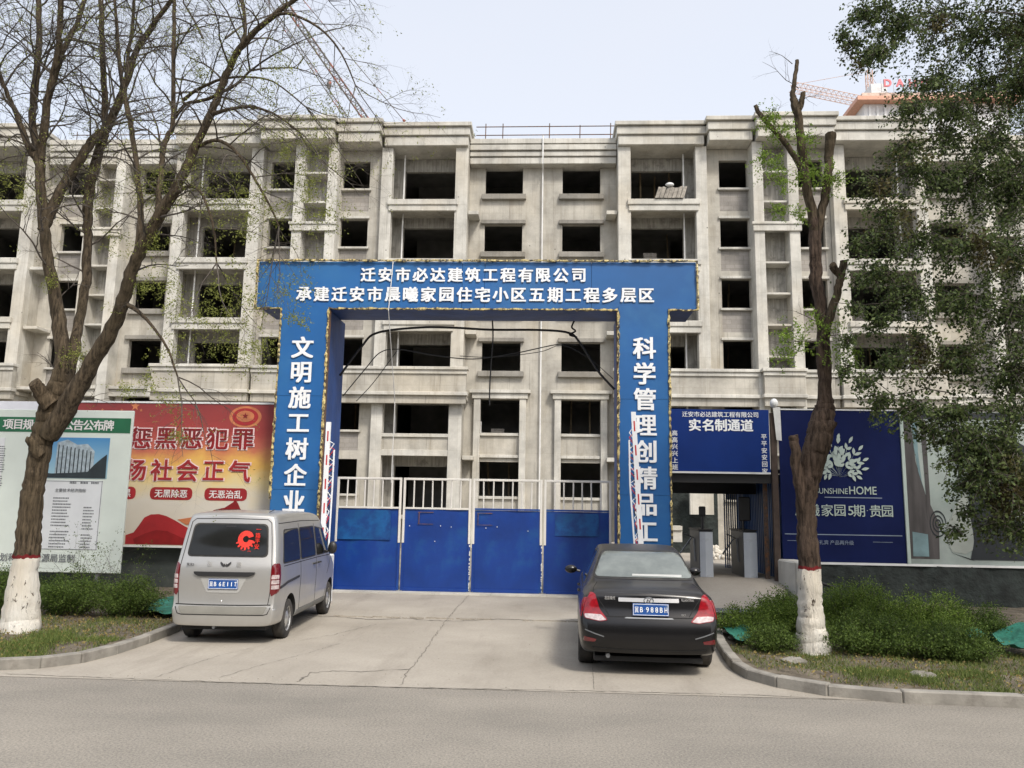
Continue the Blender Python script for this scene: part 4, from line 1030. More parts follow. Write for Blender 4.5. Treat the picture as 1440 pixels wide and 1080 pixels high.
def glass(name, col=(.012, .014, .016), rough=.06, dust=0, dcol=(.3, .3, .28)):
    m_, n_, b_ = _new(name)
    b_.inputs['Roughness'].default_value = rough; b_.inputs['Specular IOR Level'].default_value = .4
    if dust:
        nz = _noise(n_, 3, 6, None, .65); f_ = _ramp(n_, nz.outputs['Fac'], .3, (dust*.6,)*3, .7, (dust*1.3,)*3).outputs['Color']
        n_.links.new(_mix(n_, f_, col, dcol), b_.inputs['Base Color'])
    else: b_.inputs['Base Color'].default_value = (*col, 1)
    return m_
MT['silver'] = paint('silver_paint', (.56, .555, .535), .72, .32, (.33, .31, .27), .30, .5)
MT['blackpaint'] = paint('black_paint', (.004, .004, .005), 0, .22, (.13, .12, .105), .03, .0)
MT['van_glass'] = glass('van_glass', (.008, .009, .009), .05, dust=.02)
MT['sedan_glass'] = glass('sedan_glass', (.05, .06, .06), .12, dust=.45, dcol=(.30, .33, .31))
MT['seam'] = mat('panel_gap', (.01, .01, .01), .9, var=0)
MT['tail_red'] = mat('tail_lamp_red', (.24, .004, .010), .15, var=.35, vs_=22, coat=.4)
MT['tail_dark'] = mat('tail_lamp_dark_red', (.13, .004, .008), .12, var=.1, coat=1)
MT['tail_clear'] = mat('tail_lamp_clear', (.48, .40, .40), .15, var=.3, vs_=30, coat=1)
MT['chrome'] = mat('chrome', (.85, .85, .85), .42, metal=1, var=0)
MT['plate_blue'] = mat('plate_blue', (.010, .070, .27), .4, var=.08, dirt=(.2, .25, .3), dth=(.6, .8), ds=8)
MT['tyre'] = mat('tyre_rubber', (.025, .024, .023), .85, var=.2, dirt=(.09, .08, .07), dth=(.4, .75), ds=5)
MT['wheel_steel'] = mat('steel_wheel', (.58, .58, .57), .4, metal=.7, var=.15, dirt=(.12, .11, .1), dth=(.5, .8), ds=9)
MT['under'] = mat('underbody', (.02, .02, .02), .95, var=.2)

def shell(stations, ring, capR, capF, shift):
    """stations: y list; ring(y)-> list of (x,z) for the right side from bottom centre to top centre; mirrored"""
    V = []; F = []; rings = []
    for y in stations:
        pr_ = ring(y); K = len(pr_)
        full = pr_ + [(-x, z) for x, z in reversed(pr_[1:-1])]
        rings.append([len(V)+i for i in range(len(full))])
        for x, z in full: V.append((x, y+shift(x, y, z), z))
    n = len(rings[0])
    for a, b in zip(rings, rings[1:]):
        for i in range(n):
            j = (i+1) % n; F.append((a[i], a[j], b[j], b[i]))
    K = len(ring(stations[0])); NXc = 8
    for rg, y, bul in ((rings[0], stations[0], capR), (rings[-1], stations[-1], capF)):
        prev = None
        for k in range(0, K):
            ri = rg[k]; li = rg[(n-k) % n]
            if k in (0, K-1): row = [ri]
            else:
                xr, yr, zr = V[ri]; row = [ri]
                for t in range(1, NXc):
                    x = xr*(1-2*t/NXc); row.append(len(V)); V.append((x, yr - bul*(1-(x/xr)**2), zr))
                row.append(li)
            if prev is not None:
                if len(prev) == 1:
                    for t in range(len(row)-1): F.append((prev[0], row[t], row[t+1]))
                elif len(row) == 1:
                    for t in range(len(prev)-1): F.append((prev[t], row[0], prev[t+1]))
                else:
                    for t in range(len(row)-1): F.append((prev[t], row[t], row[t+1], prev[t+1]))
            prev = row
    return V, F
def car_body(name, V, F, m_, root, arches, bevel_under=True):
    """smooth shell, wheel wells cut out; returns object and a BVH of the outer skin"""
    me = bpy.data.meshes.new(name); me.from_pydata(V, [], F)
    bm = bmesh.new(); bm.from_mesh(me); bmesh.ops.recalc_face_normals(bm, faces=bm.faces)
    bmesh.ops.triangulate(bm, faces=[f for f in bm.faces if len(f.verts) > 4]); bm.to_mesh(me); bm.free()
    me.materials.append(m_); me.materials.append(MT['under'])
    o = bpy.data.objects.new(name, me); COL.objects.link(o)
    sb = o.modifiers.new('s', 'SUBSURF'); sb.levels = 2; sb.render_levels = 2
    bpy.context.view_layer.update(); dg = bpy.context.evaluated_depsgraph_get()
    m2 = bpy.data.meshes.new_from_object(o.evaluated_get(dg)); o.modifiers.clear()
    bvh = BVHTree.FromPolygons([v.co for v in m2.vertices], [tuple(p.vertices) for p in m2.polygons])
    o.data = m2
    cut = MB()
    for (y, z, r_, x0, x1) in arches:
        for s in (1, -1):
            P = [(s*x0, y, z), (s*x1, y, z)]; n0 = 40
            V_ = [(s*x0, y+r_*math.cos(2*math.pi*i/n0), z+r_*math.sin(2*math.pi*i/n0)) for i in range(n0)] + [(s*x1, y+r_*math.cos(2*math.pi*i/n0), z+r_*math.sin(2*math.pi*i/n0)) for i in range(n0)]
            F_ = [tuple(range(n0)), tuple(range(2*n0-1, n0-1, -1))] + [(i, n0+i, n0+(i+1) % n0, (i+1) % n0) for i in range(n0)]
            cut.add(V_, F_)
    c = cut.build('cutter', [MT['under']])
    c.data.materials.clear(); c.data.materials.append(m_); c.data.materials.append(MT['under'])
    c.data.polygons.foreach_set('material_index', [1]*len(c.data.polygons))
    bo = o.modifiers.new('b', 'BOOLEAN'); bo.operation = 'DIFFERENCE'; bo.object = c; bo.solver = 'EXACT'
    bpy.context.view_layer.update(); dg = bpy.context.evaluated_depsgraph_get()
    m3 = bpy.data.meshes.new_from_object(o.evaluated_get(dg)); o.modifiers.clear(); o.data = m3
    bpy.data.objects.remove(c)
    m3.shade_smooth(); m3.set_sharp_from_angle(angle=rad(38)); o.parent = root
    return o, bvh
def rounded(poly, r_, n=4):
    """round the corners of a polygon"""
    out_ = []; k = len(poly)
    for i in range(k):
        p0, p1, p2 = Vector(poly[i-1]), Vector(poly[i]), Vector(poly[(i+1) % k])
        a = (p0-p1); b = (p2-p1); rr_ = min(r_, a.length*.45, b.length*.45)
        a = p1+a.normalized()*rr_; b = p1+b.normalized()*rr_
        for t in range(n+1):
            u = t/n; q = (a*(1-u)*(1-u)+p1*2*u*(1-u)+b*u*u); out_.append((q.x, q.y))
    return out_
def patch(name, poly, axis, bvh, off, m_, root, res=.04, side=1):
    """a thin panel lying on the body: poly in (x,z) seen from behind (axis 'y'), in (y,z) seen from the side (axis 'x'), in (x,y) from above ('z')"""
    P = []
    k = len(poly)
    for i in range(k):
        a, b = poly[i], poly[(i+1) % k]; n = max(1, int(math.dist(a, b)/res))
        P += [Vector((a[0]+(b[0]-a[0])*t/n, a[1]+(b[1]-a[1])*t/n)) for t in range(n)]
    nb_ = len(P); E_ = [(i, (i+1) % nb_) for i in range(nb_)]
    xs_ = [p.x for p in P]; ys_ = [p.y for p in P]
    x = min(xs_)+res*.7
    while x < max(xs_):
        y = min(ys_)+res*.7
        while y < max(ys_):
            P.append(Vector((x, y))); y += res
        x += res
    V2, _, F2, *_r_ = delaunay_2d_cdt(P, E_, [list(range(nb_))], 1, 1e-5)
    V = []
    for v in V2:
        if axis == 'y': o_, d_ = Vector((v.x, -3, v.y)), Vector((0, 1, 0))
        elif axis == 'x': o_, d_ = Vector((side*3, v.x, v.y)), Vector((-side, 0, 0))
        else: o_, d_ = Vector((v.x, v.y, 4)), Vector((0, 0, -1))
        h = bvh.ray_cast(o_, d_)
        if h[0] is None: h = bvh.find_nearest(o_+d_*(2.2 if axis == 'x' else 3.05))
        nrm = h[1]
        if nrm.dot(d_) > 0: nrm = -nrm
        V.append(h[0] + nrm*off)
    me = bpy.data.meshes.new(name); me.from_pydata(V, [], [tuple(f) for f in F2]); me.materials.append(m_)
    bm = bmesh.new(); bm.from_mesh(me)
    for f in bm.faces:
        f.normal_update()
        d_ = Vector((0, -1, 0)) if axis == 'y' else (Vector((side, 0, 0)) if axis == 'x' else Vector((0, 0, 1)))
        if f.normal.dot(d_) < 0: f.normal_flip()
    # a little thickness so the edge reads
    be = [e for e in bm.edges if len(e.link_faces) == 1]
    r2 = bmesh.ops.extrude_edge_only(bm, edges=be)
    d3 = Vector((0, 1, 0)) if axis == 'y' else (Vector((-side, 0, 0)) if axis == 'x' else Vector((0, 0, -1)))
    for v in [g for g in r2['geom'] if isinstance(g, bmesh.types.BMVert)]: v.co += d3*(off+.004)
    bm.to_mesh(me); bm.free(); me.update()
    return link_mesh(name, me, root, smooth=True, sharp=50)
def line_patch(name, pts, wd, axis, bvh, off, m_, root, side=1, res=.05):
    """a narrow strip following pts on the body"""
    L1 = []; L2 = []
    for i, p in enumerate(pts):
        a = Vector(pts[max(0, i-1)]); b = Vector(pts[min(len(pts)-1, i+1)]); d = (b-a).normalized(); n = Vector((-d.y, d.x))*wd/2
        L1.append((p[0]+n.x, p[1]+n.y)); L2.append((p[0]-n.x, p[1]-n.y))
    return patch(name, L1+L2[::-1], axis, bvh, off, m_, root, res, side)
def wheel(root, x, y, r_, wd, s, style):
    wroot = None
    mb = MB(); n = 36; prof = [(-.5, .62), (-.5, .9), (-.42, .98), (-.3, 1.0), (.3, 1.0), (.42, .98), (.5, .9), (.5, .62)]
    V = []; F = []
    for i in range(n):
        th = 2*math.pi*i/n
        for (t, q) in prof: V.append((t*wd, q*r_*math.cos(th), q*r_*math.sin(th)))
    k = len(prof)
    for i in range(n):
        for j in range(k-1): F.append((i*k+j, i*k+j+1, ((i+1) % n)*k+j+1, ((i+1) % n)*k+j))
    mb.add(V, F)
    t = mb.build('wheel', MT['tyre'], root, smooth=True, sharp=45); t.location = (x, y, r_)
    # rim disc facing outward
    mr = MB(); pr2 = [(.46, .66), (.36, .62), (.30, .52), (.32, .40), (.42, .28), (.44, .16), (.48, .12), (.48, 0.001)]
    V = []; F = []
    for i in range(n):
        th = 2*math.pi*i/n
        for (a, q) in pr2: V.append((s*a*wd, q*r_*math.cos(th), q*r_*math.sin(th)))
    k = len(pr2)
    for i in range(n):
        for j in range(k-1): F.append((i*k+j, i*k+j+1, ((i+1) % n)*k+j+1, ((i+1) % n)*k+j))
    mr.add(V, F); rim = mr.build('rim', MT['wheel_steel'], t, smooth=True, sharp=30)
    mh = MB(); nh = 10
    for i in range(nh):
        th = 2*math.pi*i/nh; c = Vector((s*.372*wd, .47*r_*math.cos(th), .47*r_*math.sin(th)))
        P = [(c.x+s*(.006 if style else .004), c.y+.058*r_*1.3*math.cos(q*math.pi/4), c.z+.058*r_*1.3*math.sin(q*math.pi/4)) for q in range(8)]
        mh.add(P, [tuple(range(8))])
    mh.build('rim_hole', MT['seam'], t, fix=False)
    return t
def plate(root, s_, x, y, z, tilt):
    e = MB().box(-.22, .22, -.006, .006, -.07, .07).build('number_plate', MT['plate_blue'], root, bevel=.003)
    e.location = (x, y, z); e.rotation_euler = (rad(tilt), 0, 0)
    mb = MB()
    for a in ((-.214, .214, .058, .063), (-.214, .214, -.063, -.058), (-.214, -.209, -.058, .058), (.209, .214, -.058, .058)): mb.box(a[0], a[1], -.0085, -.0065, a[2], a[3])
    mb.build('plate_border', MT['white_letter'], e, fix=False)
    xs_ = [-.175, -.118, -.075, -.03, .03, .09, .15]
    # province mark, letter, dot, five characters
    text(s_[0], -.172, -.0075, 0, .072, MT['white_letter'], e, 'character', 0, w=.048)
    text(s_[1], -.113, -.0075, 0, .078, MT['white_letter'], e, 'character', .012, w=.034)
    text('·', -.078, -.0075, 0, .03, MT['white_letter'], e, 'character')
    for i, c in enumerate(s_[2:]): text(c, -.040+i*.056, -.0075, 0, .078, MT['white_letter'], e, 'character', .012, w=(.033 if c not in '1I' else .010))

# ------------------------------------------------------------------ silver van
def lerp(a, b, t): return a+(b-a)*t
def interp(tab, y):
    if y <= tab[0][0]: return tab[0][1]
    for (a, va), (b, vb) in zip(tab, tab[1:]):
        if y <= b:
            t = (y-a)/(b-a); return va+(vb-va)*t
    return tab[-1][1]
van = empty('van', (-4.46, 11.02, 0), rz=rad(2.6), label='silver minivan parked with its back to the street before the left pillar', cat='van')
VW, VL = .80, 4.02; van.scale = (.935, .96, .98)
vtop = [(0, 1.80), (.10, 1.825), (.6, 1.85), (1.6, 1.86), (2.5, 1.83), (2.85, 1.77), (3.1, 1.58), (3.45, 1.16), (3.55, 1.06), (3.8, 1.0), (3.95, .9), (4.02, .8)]
vwid = [(0, .925), (.04, .955), (.12, .985), (.3, 1.0), (3.4, 1.0), (3.75, .96), (3.92, .88), (4.02, .74)]
vbot = [(0, .26), (.3, .25), (3.7, .25), (4.02, .30)]
def vring(y):
    W = VW*interp(vwid, y); zr = interp(vtop, y); zb = interp(vbot, y); belt = min(1.02, zr-.12)
    P = [(0, zb), (.6*W, zb), (.9*W, zb), (.97*W, zb+.035), (.985*W, zb+.14)]
    for z in (.50, .56, .74, .90): P.append(((.992 if z < .55 else (.985 if z < .6 else 1.0))*W, lerp(zb+.14, belt, (z-.40)/(1.02-.40))))
    P.append((.99*W, belt))
    for f in (.08, .34, .62, .86): P.append((W*(.985-.13*f**1.25), lerp(belt, zr-.075, f)))
    P += [(.835*W, zr-.05), (.79*W, zr-.022), (.66*W, zr-.008), (.35*W, zr), (0, zr+.004)]
    return P
def vshift(x, y, z):
    w0 = max(0, 1-y/.5); w1 = max(0, 1-(VL-y)/.35)
    off = 0
    if z > 1.08: off += (z-1.08)*.20
    if z > .53 : off += min(.05, (z-.53)*.8)
    if z < .34: off += (.34-z)*.35
    off -= .03*max(0, 1-abs(z-.9)/.35)
    return off*w0 - (max(0, z-.75)*.25+max(0, .42-z)*.3)*w1
V, F = shell([0, .015, .05, .12, .25, .5, .9, 1.5, 2.1, 2.5, 2.75, 2.92, 3.1, 3.3, 3.46, 3.56, 3.75, 3.88, 3.97, 4.02], vring, .03, -.05, vshift)
RY, FY, WR = .72, 3.38, .285
vb, vbvh = car_body('body', V, F, MT['silver'], van, [(RY, .30, .35, .50, 1.1), (FY, .30, .35, .50, 1.1)])
for yy_ in (RY, FY):
    for s in (1, -1): wheel(van, s*.685, yy_, WR, .175, s, 1)
# rear door glass
g0 = rounded([(-.585, 1.225), (.585, 1.225), (.535, 1.655), (-.535, 1.655)], .07)
patch('window_seal', rounded([(-.61, 1.205), (.61, 1.205), (.557, 1.675), (-.557, 1.675)], .08), 'y', vbvh, .004, MT['black_rubber'], van)
rg = patch('rear_window', g0, 'y', vbvh, .009, MT['van_glass'], van)
# door outline, bumper line
line_patch('panel_gap', [(-.66, .56), (-.685, .8), (-.68, 1.08), (-.635, 1.45), (-.60, 1.69), (-.54, 1.735), (0, 1.745), (.54, 1.735), (.60, 1.69), (.635, 1.45), (.68, 1.08), (.685, .8), (.66, .56)], .010, 'y', vbvh, .0025, MT['seam'], van)
line_patch('panel_gap', [(-.70, .555), (-.3, .548), (.3, .548), (.70, .555)], .014, 'y', vbvh, .0025, MT['seam'], van)
line_patch('bumper_step', [(-.70, .52), (-.66, .43), (-.6, .415), (.6, .415), (.66, .43), (.70, .52)], .012, 'y', vbvh, .0025, MT['seam'], van)
patch('bumper_pad', rounded([(-.60, .425), (.60, .425), (.66, .53), (-.66, .53)], .03), 'y', vbvh, .006, mat('grey_bumper_pad', (.22, .215, .19), .6, var=.1), van)
patch('plate_recess', rounded([(-.25, .715), (.22, .715), (.33, .92), (-.36, .92)], .03), 'y', vbvh, .006, mat('pale_recess', (.50, .50, .48), .4, metal=.4, var=.04), van)
patch('handle_bar', rounded([(-.44, .965), (-.38, .938), (.36, .938), (.44, .965), (.45, 1.0), (-.46, 1.0)], .015), 'y', vbvh, .03, MT['black_plastic'], van)
plate(van, '冀B6E11T', -.01, -.012, .835, -3)
# badge: a pair of dark wings
for s in (1, -1):
    patch('badge', [(s*.0-.0, 1.085), (s*.02, 1.07), (s*.055, 1.085), (s*.08, 1.12), (s*.075, 1.14), (s*.04, 1.115), (s*.025, 1.10), (s*.012, 1.115)], 'y', vbvh, .012, MT['black_plastic'], van)
for c, x in (('五', -.24), ('菱', .2)): text(c, x, .0, 1.11, .07, MT['chrome'], van, 'character', .02)
text('荣光S', -.52, .002, 1.10, .042, MT['black_plastic'], van, 'lettering', .02)
MB().ball((-.02, .0, .60), .012, 8, 5).build('door_lock', MT['chrome'], van)
# paper cut style red sticker in the window
MT['sticker'] = mat('red_sticker', (.72, .035, .02), .5, var=.3, vs_=20)
st = rounded(ring(.25, 1.455, 0, .115, 14), .01)
patch('window_sticker', ring(.25, 1.455, .045, .118, 20, 20, 350), 'y', vbvh, .014, MT['sticker'], van, .03)
for k in range(7):
    a = rad(200+k*24); patch('window_sticker', leaf(.25+.10*math.cos(a), 1.445+.10*math.sin(a), .05, .03, a), 'y', vbvh, .0145, MT['sticker'], van, .03)
for i, c in enumerate('一路平安'): text(c, .43, .05+(1.56-i*.075-1.3)*.2, 1.59-i*.078, .07, MT['sticker'], van, 'character', .03)
for i, c in enumerate('平安'): text(c, .22+i*.1, .06, 1.275, .05, MT['sticker'], van, 'character', .03)
patch('high_brake_lamp', rounded([(-.07, 1.625), (.08, 1.625), (.08, 1.64), (-.07, 1.64)], .004), 'y', vbvh, .013, MT['black_plastic'], van)
# tail lamps wrap the corner
for s in (1, -1):
    patch('tail_lamp', rounded([(s*.675, .73), (s*.70, .67), (s*.755, .71), (s*.765, 1.09), (s*.715, 1.13), (s*.68, 1.09)], .02), 'y', vbvh, .007, MT['tail_dark'], van, .02)
    patch('tail_lamp', rounded([(.055, .70), (.14, .75), (.165, 1.09), (.14, 1.12), (.075, 1.125)], .02), 'x', vbvh, .007, MT['tail_dark'], van, .02, s)
    for zz_ in (.77, .84, .91):
        patch('tail_lamp_lens', rounded([(s*.69, zz_), (s*.76, zz_), (s*.765, zz_+.055), (s*.695, zz_+.055)], .01), 'y', vbvh, .011, MT['tail_clear'], van, .02)
        patch('tail_lamp_lens', rounded([(.06, zz_), (.10, zz_), (.105, zz_+.055), (.06, zz_+.055)], .01), 'x', vbvh, .011, MT['tail_clear'], van, .02, s)
    # side windows
    for poly in ([(.30, 1.12), (1.20, 1.12), (1.19, 1.58), (.42, 1.575)], [(1.29, 1.12), (2.20, 1.12), (2.17, 1.585), (1.29, 1.583)], [(2.31, 1.12), (3.32, 1.12), (2.92, 1.52), (2.28, 1.575)]):
        q = rounded(poly, .05)
        cx_ = sum(p[0] for p in q)/len(q); cz_ = sum(p[1] for p in q)/len(q)
        patch('window_seal', [(cx_+(p[0]-cx_)*1.045, cz_+(p[1]-cz_)*1.08) for p in q], 'x', vbvh, .004, MT['black_rubber'], van, .05, s)
        patch('side_window', q, 'x', vbvh, .008, MT['van_glass'], van, .05, s)
    for pts in ([(1.245, .36), (1.245, 1.06), (1.245, 1.66)], [(2.255, .36), (2.255, 1.06), (2.23, 1.64)], [(3.05, .75), (3.35, 1.06), (3.0, 1.5), (2.8, 1.64)], [(.32, 1.07), (1.2, 1.075), (2.4, 1.075), (3.3, 1.065)], [(1.25, .36), (2.0, .355), (2.95, .36), (3.02, .5)], [(.25, 1.68), (1.5, 1.70), (2.7, 1.68)]):
        line_patch('panel_gap', pts, .011, 'x', vbvh, .0025, MT['seam'], van, s)
    line_patch('side_moulding', [(.16, .78), (.5, .83), (1.15, .86)], .035, 'x', vbvh, .010, MT['black_plastic'], van, s)
    patch('sill_cladding', rounded([(1.1, .27), (3.0, .27), (3.0, .36), (1.1, .36)], .02), 'x', vbvh, .006, mat('grey_sill', (.20, .20, .19), .6, var=.1), van, .06, s)
    for y_ in (2.1, 2.42):
        MB().tube([(s*.80, y_-.08, .985), (s*.825, y_-.05, .99), (s*.825, y_+.05, .99), (s*.80, y_+.08, .985)], .014, 6).build('door_handle', MT['black_plastic'], van, smooth=True)
    m_ = MB().ball((s*.90, 2.98, 1.20), .1, 12, 8, (.85, .55, 1.1)).build('mirror', MT['black_plastic'], van, smooth=True)
    MB().tube([(s*.77, 3.0, 1.13), (s*.86, 3.0, 1.16)], .02, 6).build('mirror_arm', MT['black_plastic'], van)
    patch('corner_reflector', rounded([(s*.72, .40), (s*.775, .40), (s*.775, .50), (s*.72, .50)], .01), 'y', vbvh, .006, MT['silver'], van, .02)
    MB().add([(s*.62, .98, .32), (s*.77, .98, .32), (s*.77, .99, .13), (s*.62, .99, .13)], [(0, 1, 2, 3)]).build('mud_flap', MT['black_rubber'], van, fix=False)
MB().tube([(-.12, .02, .24), (-.12, .3, .25)], .022, 8).build('exhaust', MT['steel_grey'], van)
MB().box(-.62, .62, .1, 3.9, .2, .26).build('underbody', MT['under'], van)
MB().tube([(-.6, RY, .27), (.6, RY, .27)], .05, 8).build('rear_axle', MT['under'], van)
patch('windscreen', rounded([(-.62, 3.42), (.62, 3.42), (.56, 2.92), (-.56, 2.92)], .06), 'z', vbvh, .007, MT['van_glass'], van, .06)
MB().tube([(0.5, .35, 1.84), (.5, .6, 1.875)], .006, 5).build('aerial', MT['black_plastic'], van)

# ------------------------------------------------------------------ black saloon
car = empty('saloon_car', (1.20, 9.62, 0), rz=rad(-2.2), label='dusty black saloon car parked with its back to the street before the right pillar', cat='car')
SW, SL = .875, 4.5; car.scale = (.955, .97, 1.0)
stop_ = [(0, .955), (.05, .985), (.2, 1.005), (.5, 1.02), (.68, 1.035), (.85, 1.115), (1.15, 1.275), (1.4, 1.375), (1.65, 1.415), (2.2, 1.435), (2.6, 1.42), (2.85, 1.36), (3.2, 1.18), (3.5, 1.02), (3.6, .985), (4.1, .90), (4.35, .80), (4.5, .66)]
swid = [(0, .85), (.03, .91), (.09, .955), (.2, .98), (.5, 1.0), (3.7, 1.0), (4.1, .96), (4.35, .88), (4.5, .72)]
stw = [(0, .80), (.5, .80), (.75, .76), (1.2, .68), (1.6, .645), (2.5, .655), (2.9, .68), (3.4, .78), (3.7, .84), (4.5, .84)]
sbot = [(0, .27), (.25, .22), (4.0, .2), (4.5, .26)]
def sring(y):
    W = SW*interp(swid, y); zr = interp(stop_, y); zb = interp(sbot, y); wt = W*interp(stw, y); sh = min(.90, zr-.055)
    P = [(0, zb), (.6*W, zb), (.88*W, zb), (.955*W, zb+.04), (.98*W, zb+.15)]
    for z, k in ((.50, .995), (.62, 1.0), (.74, .99), (.82, .972)): P.append((k*W, lerp(zb+.15, sh, (z-.40)/(.90-.40))))
    P.append((.935*W, sh))
    e = zr-.03
    for f in (.12, .45, .8): P.append((lerp(.915*W, wt, f), lerp(sh+.012 if zr > 1.06 else sh+.006, e, f)))
    P += [(wt, e), (wt*.93, zr-.012), (wt*.72, zr-.004), (wt*.38, zr), (0, zr+.003)]
    return P
def sshift(x, y, z):
    w0 = max(0, 1-y/.35); w1 = max(0, 1-(SL-y)/.4)
    off = 0
    if z > .62: off += min(.075, (z-.62)*2.2)
    if z > .72: off += (z-.72)*.16
    if z > .93: off += (z-.93)*.5
    if z < .40: off += (.40-z)*.5
    return off*w0 - (max(0, z-.5)*.35+max(0, .38-z)*.25)*w1
V, F = shell([0, .012, .04, .09, .18, .34, .52, .68, .78, .95, 1.15, 1.38, 1.6, 1.9, 2.3, 2.6, 2.8, 3.0, 3.25, 3.48, 3.6, 3.85, 4.1, 4.28, 4.4, 4.47, 4.5], sring, .045, -.09, sshift)
sb_, sbvh = car_body('body', V, F, MT['blackpaint'], car, [(.92, .31, .365, .55, 1.1), (3.55, .31, .365, .55, 1.1)])
for yy_ in (.92, 3.55):
    for s in (1, -1): wheel(car, s*.765, yy_, .305, .20, s, 0)
# rear window seen from behind lies on the sloping rear glass
patch('window_seal', rounded([(-.685, 1.055), (.685, 1.055), (.545, 1.378), (-.545, 1.378)], .07), 'y', sbvh, .004, MT['black_rubber'], car)
patch('rear_window', rounded([(-.655, 1.075), (.655, 1.075), (.52, 1.36), (-.52, 1.36)], .07), 'y', sbvh, .009, MT['sedan_glass'], car)
# parcel shelf papers lying behind the glass
MB().box(-.15, .5, .79, .80, 1.092, 1.12).build('shelf_tray', MT['white'], car).rotation_euler = (rad(0), 0, 0)
line_patch('panel_gap', [(-.60, .70), (-.50, .685), (.50, .685), (.60, .70)], .010, 'y', sbvh, .002, MT['seam'], car)
line_patch('panel_gap', [(-.49, .70), (-.56, .80), (-.66, .935)], .009, 'y', sbvh, .002, MT['seam'], car)
line_patch('panel_gap', [(.49, .70), (.56, .80), (.66, .935)], .009, 'y', sbvh, .002, MT['seam'], car)
line_patch('panel_gap', [(-.68, .06), (-.675, .3), (-.62, .66)], .008, 'z', sbvh, .002, MT['seam'], car)
line_patch('panel_gap', [(.68, .06), (.675, .3), (.62, .66)], .008, 'z', sbvh, .002, MT['seam'], car)
cb = patch('chrome_strip', rounded([(-.37, .853), (.37, .853), (.37, .898), (-.37, .898)], .01), 'y', sbvh, .014, MT['chrome'], car, .05)
def surf_y(b_, x, z): return b_.ray_cast(Vector((x, -3, z)), Vector((0, 1, 0)))[0].y
yb_ = surf_y(sbvh, 0, .875)-.018
MB().tube([(.058*math.cos(rad(t)), yb_, .875+.036*math.sin(rad(t))) for t in range(0, 361, 15)], .005, 6, False).build('badge', MT['steel_grey'], car, smooth=True)
text('H', 0, yb_-.004, .875, .05, MT['black_plastic'], car, 'character', .02, italic=.35, w=.055)
text('北京现代', -.475, surf_y(sbvh, -.47, .89)-.004, .893, .042, MT['chrome'], car, 'lettering', .02, w=.13)
text('ELANTRA', .48, surf_y(sbvh, .48, .885)-.004, .885, .03, MT['chrome'], car, 'lettering', .02, w=.15)
text('GLS', .42, surf_y(sbvh, .42, .72)-.004, .72, .022, MT['chrome'], car, 'lettering', .02, w=.05)
plate(car, '冀B988BH', 0.02, -.0, .775, -5)
patch('plate_lamp_lip', rounded([(-.3, .668), (.3, .668), (.28, .682), (-.28, .682)], .004), 'y', sbvh, .008, MT['steel_grey'], car, .04)
for s in (1, -1):
    patch('tail_lamp', rounded([(s*.50, .64), (s*.60, .76), (s*.655, .93), (s*.715, .945), (s*.765, .86), (s*.80, .72), (s*.79, .655), (s*.6, .625)], .025), 'y', sbvh, .008, MT['tail_red'], car, .025)
    patch('tail_lamp_lens', rounded([(s*.52, .645), (s*.585, .70), (s*.75, .705), (s*.785, .70), (s*.775, .66), (s*.6, .632)], .015), 'y', sbvh, .013, MT['tail_clear'], car, .025)
    patch('tail_lamp', rounded([(.12, .66), (.27, .72), (.30, .80), (.22, .87), (.14, .89)], .02), 'x', sbvh, .006, MT['tail_red'], car, .03, s)
    patch('reflector', rounded([(s*.66, .40), (s*.80, .40), (s*.79, .455), (s*.64, .43)], .01), 'y', sbvh, .008, MT['tail_dark'], car, .025)
    line_patch('bumper_crease', [(s*.55, .46), (s*.66, .49), (s*.78, .53)], .012, 'y', sbvh, .006, MT['steel_grey'], car, s)
    for poly in ([(1.30, .95), (2.15, .95), (2.13, 1.34), (1.72, 1.335)], [(2.22, .95), (3.25, .95), (2.72, 1.32), (2.2, 1.345)]):
        q = rounded(poly, .05); cx_ = sum(p[0] for p in q)/len(q); cz_ = sum(p[1] for p in q)/len(q)
        patch('window_seal', [(cx_+(p[0]-cx_)*1.04, cz_+(p[1]-cz_)*1.08) for p in q], 'x', sbvh, .004, MT['black_rubber'], car, .05, s)
        patch('side_window', q, 'x', sbvh, .008, MT['van_glass'], car, .05, s)
    for pts in ([(1.25, .92), (1.3, .7), (1.32, .32)], [(2.19, .25), (2.19, .9), (2.17, 1.38)], [(3.2, .25), (3.2, .86), (3.32, .93)], [(1.2, .91), (2.2, .915), (3.3, .91)]):
        line_patch('panel_gap', pts, .009, 'x', sbvh, .002, MT['seam'], car, s)
    for y_ in (1.62, 2.45):
        MB().tube([(s*.845, y_-.09, .82), (s*.872, y_-.06, .825), (s*.872, y_+.06, .825), (s*.845, y_+.09, .82)], .013, 6).build('door_handle', MT['blackpaint'], car, smooth=True)
    MB().ball((s*.985, 2.98, 1.0), .1, 12, 8, (1.0, .6, .62)).build('mirror', MT['blackpaint'], car, smooth=True)
    MB().tube([(s*.84, 3.0, .97), (s*.93, 3.0, .99)], .02, 6).build('mirror_arm', MT['black_plastic'], car)
patch('windscreen', rounded([(-.66, 3.42), (.66, 3.42), (.55, 2.78), (-.55, 2.78)], .06), 'z', sbvh, .007, MT['van_glass'], car, .06)
line_patch('bumper_lip', [(-.70, .335), (-.4, .32), (.4, .32), (.70, .335)], .01, 'y', sbvh, .004, MT['seam'], car)
MB().box(-.66, .66, .15, 4.2, .16, .215).build('underbody', MT['under'], car)
MB().tube([(-.5, .08, .23), (-.5, .4, .24)], .028, 8).build('exhaust', MT['steel_grey'], car)
MB().tube([(-.7, .92, .3), (.7, .92, .3)], .045, 8).build('rear_axle', MT['under'], car)

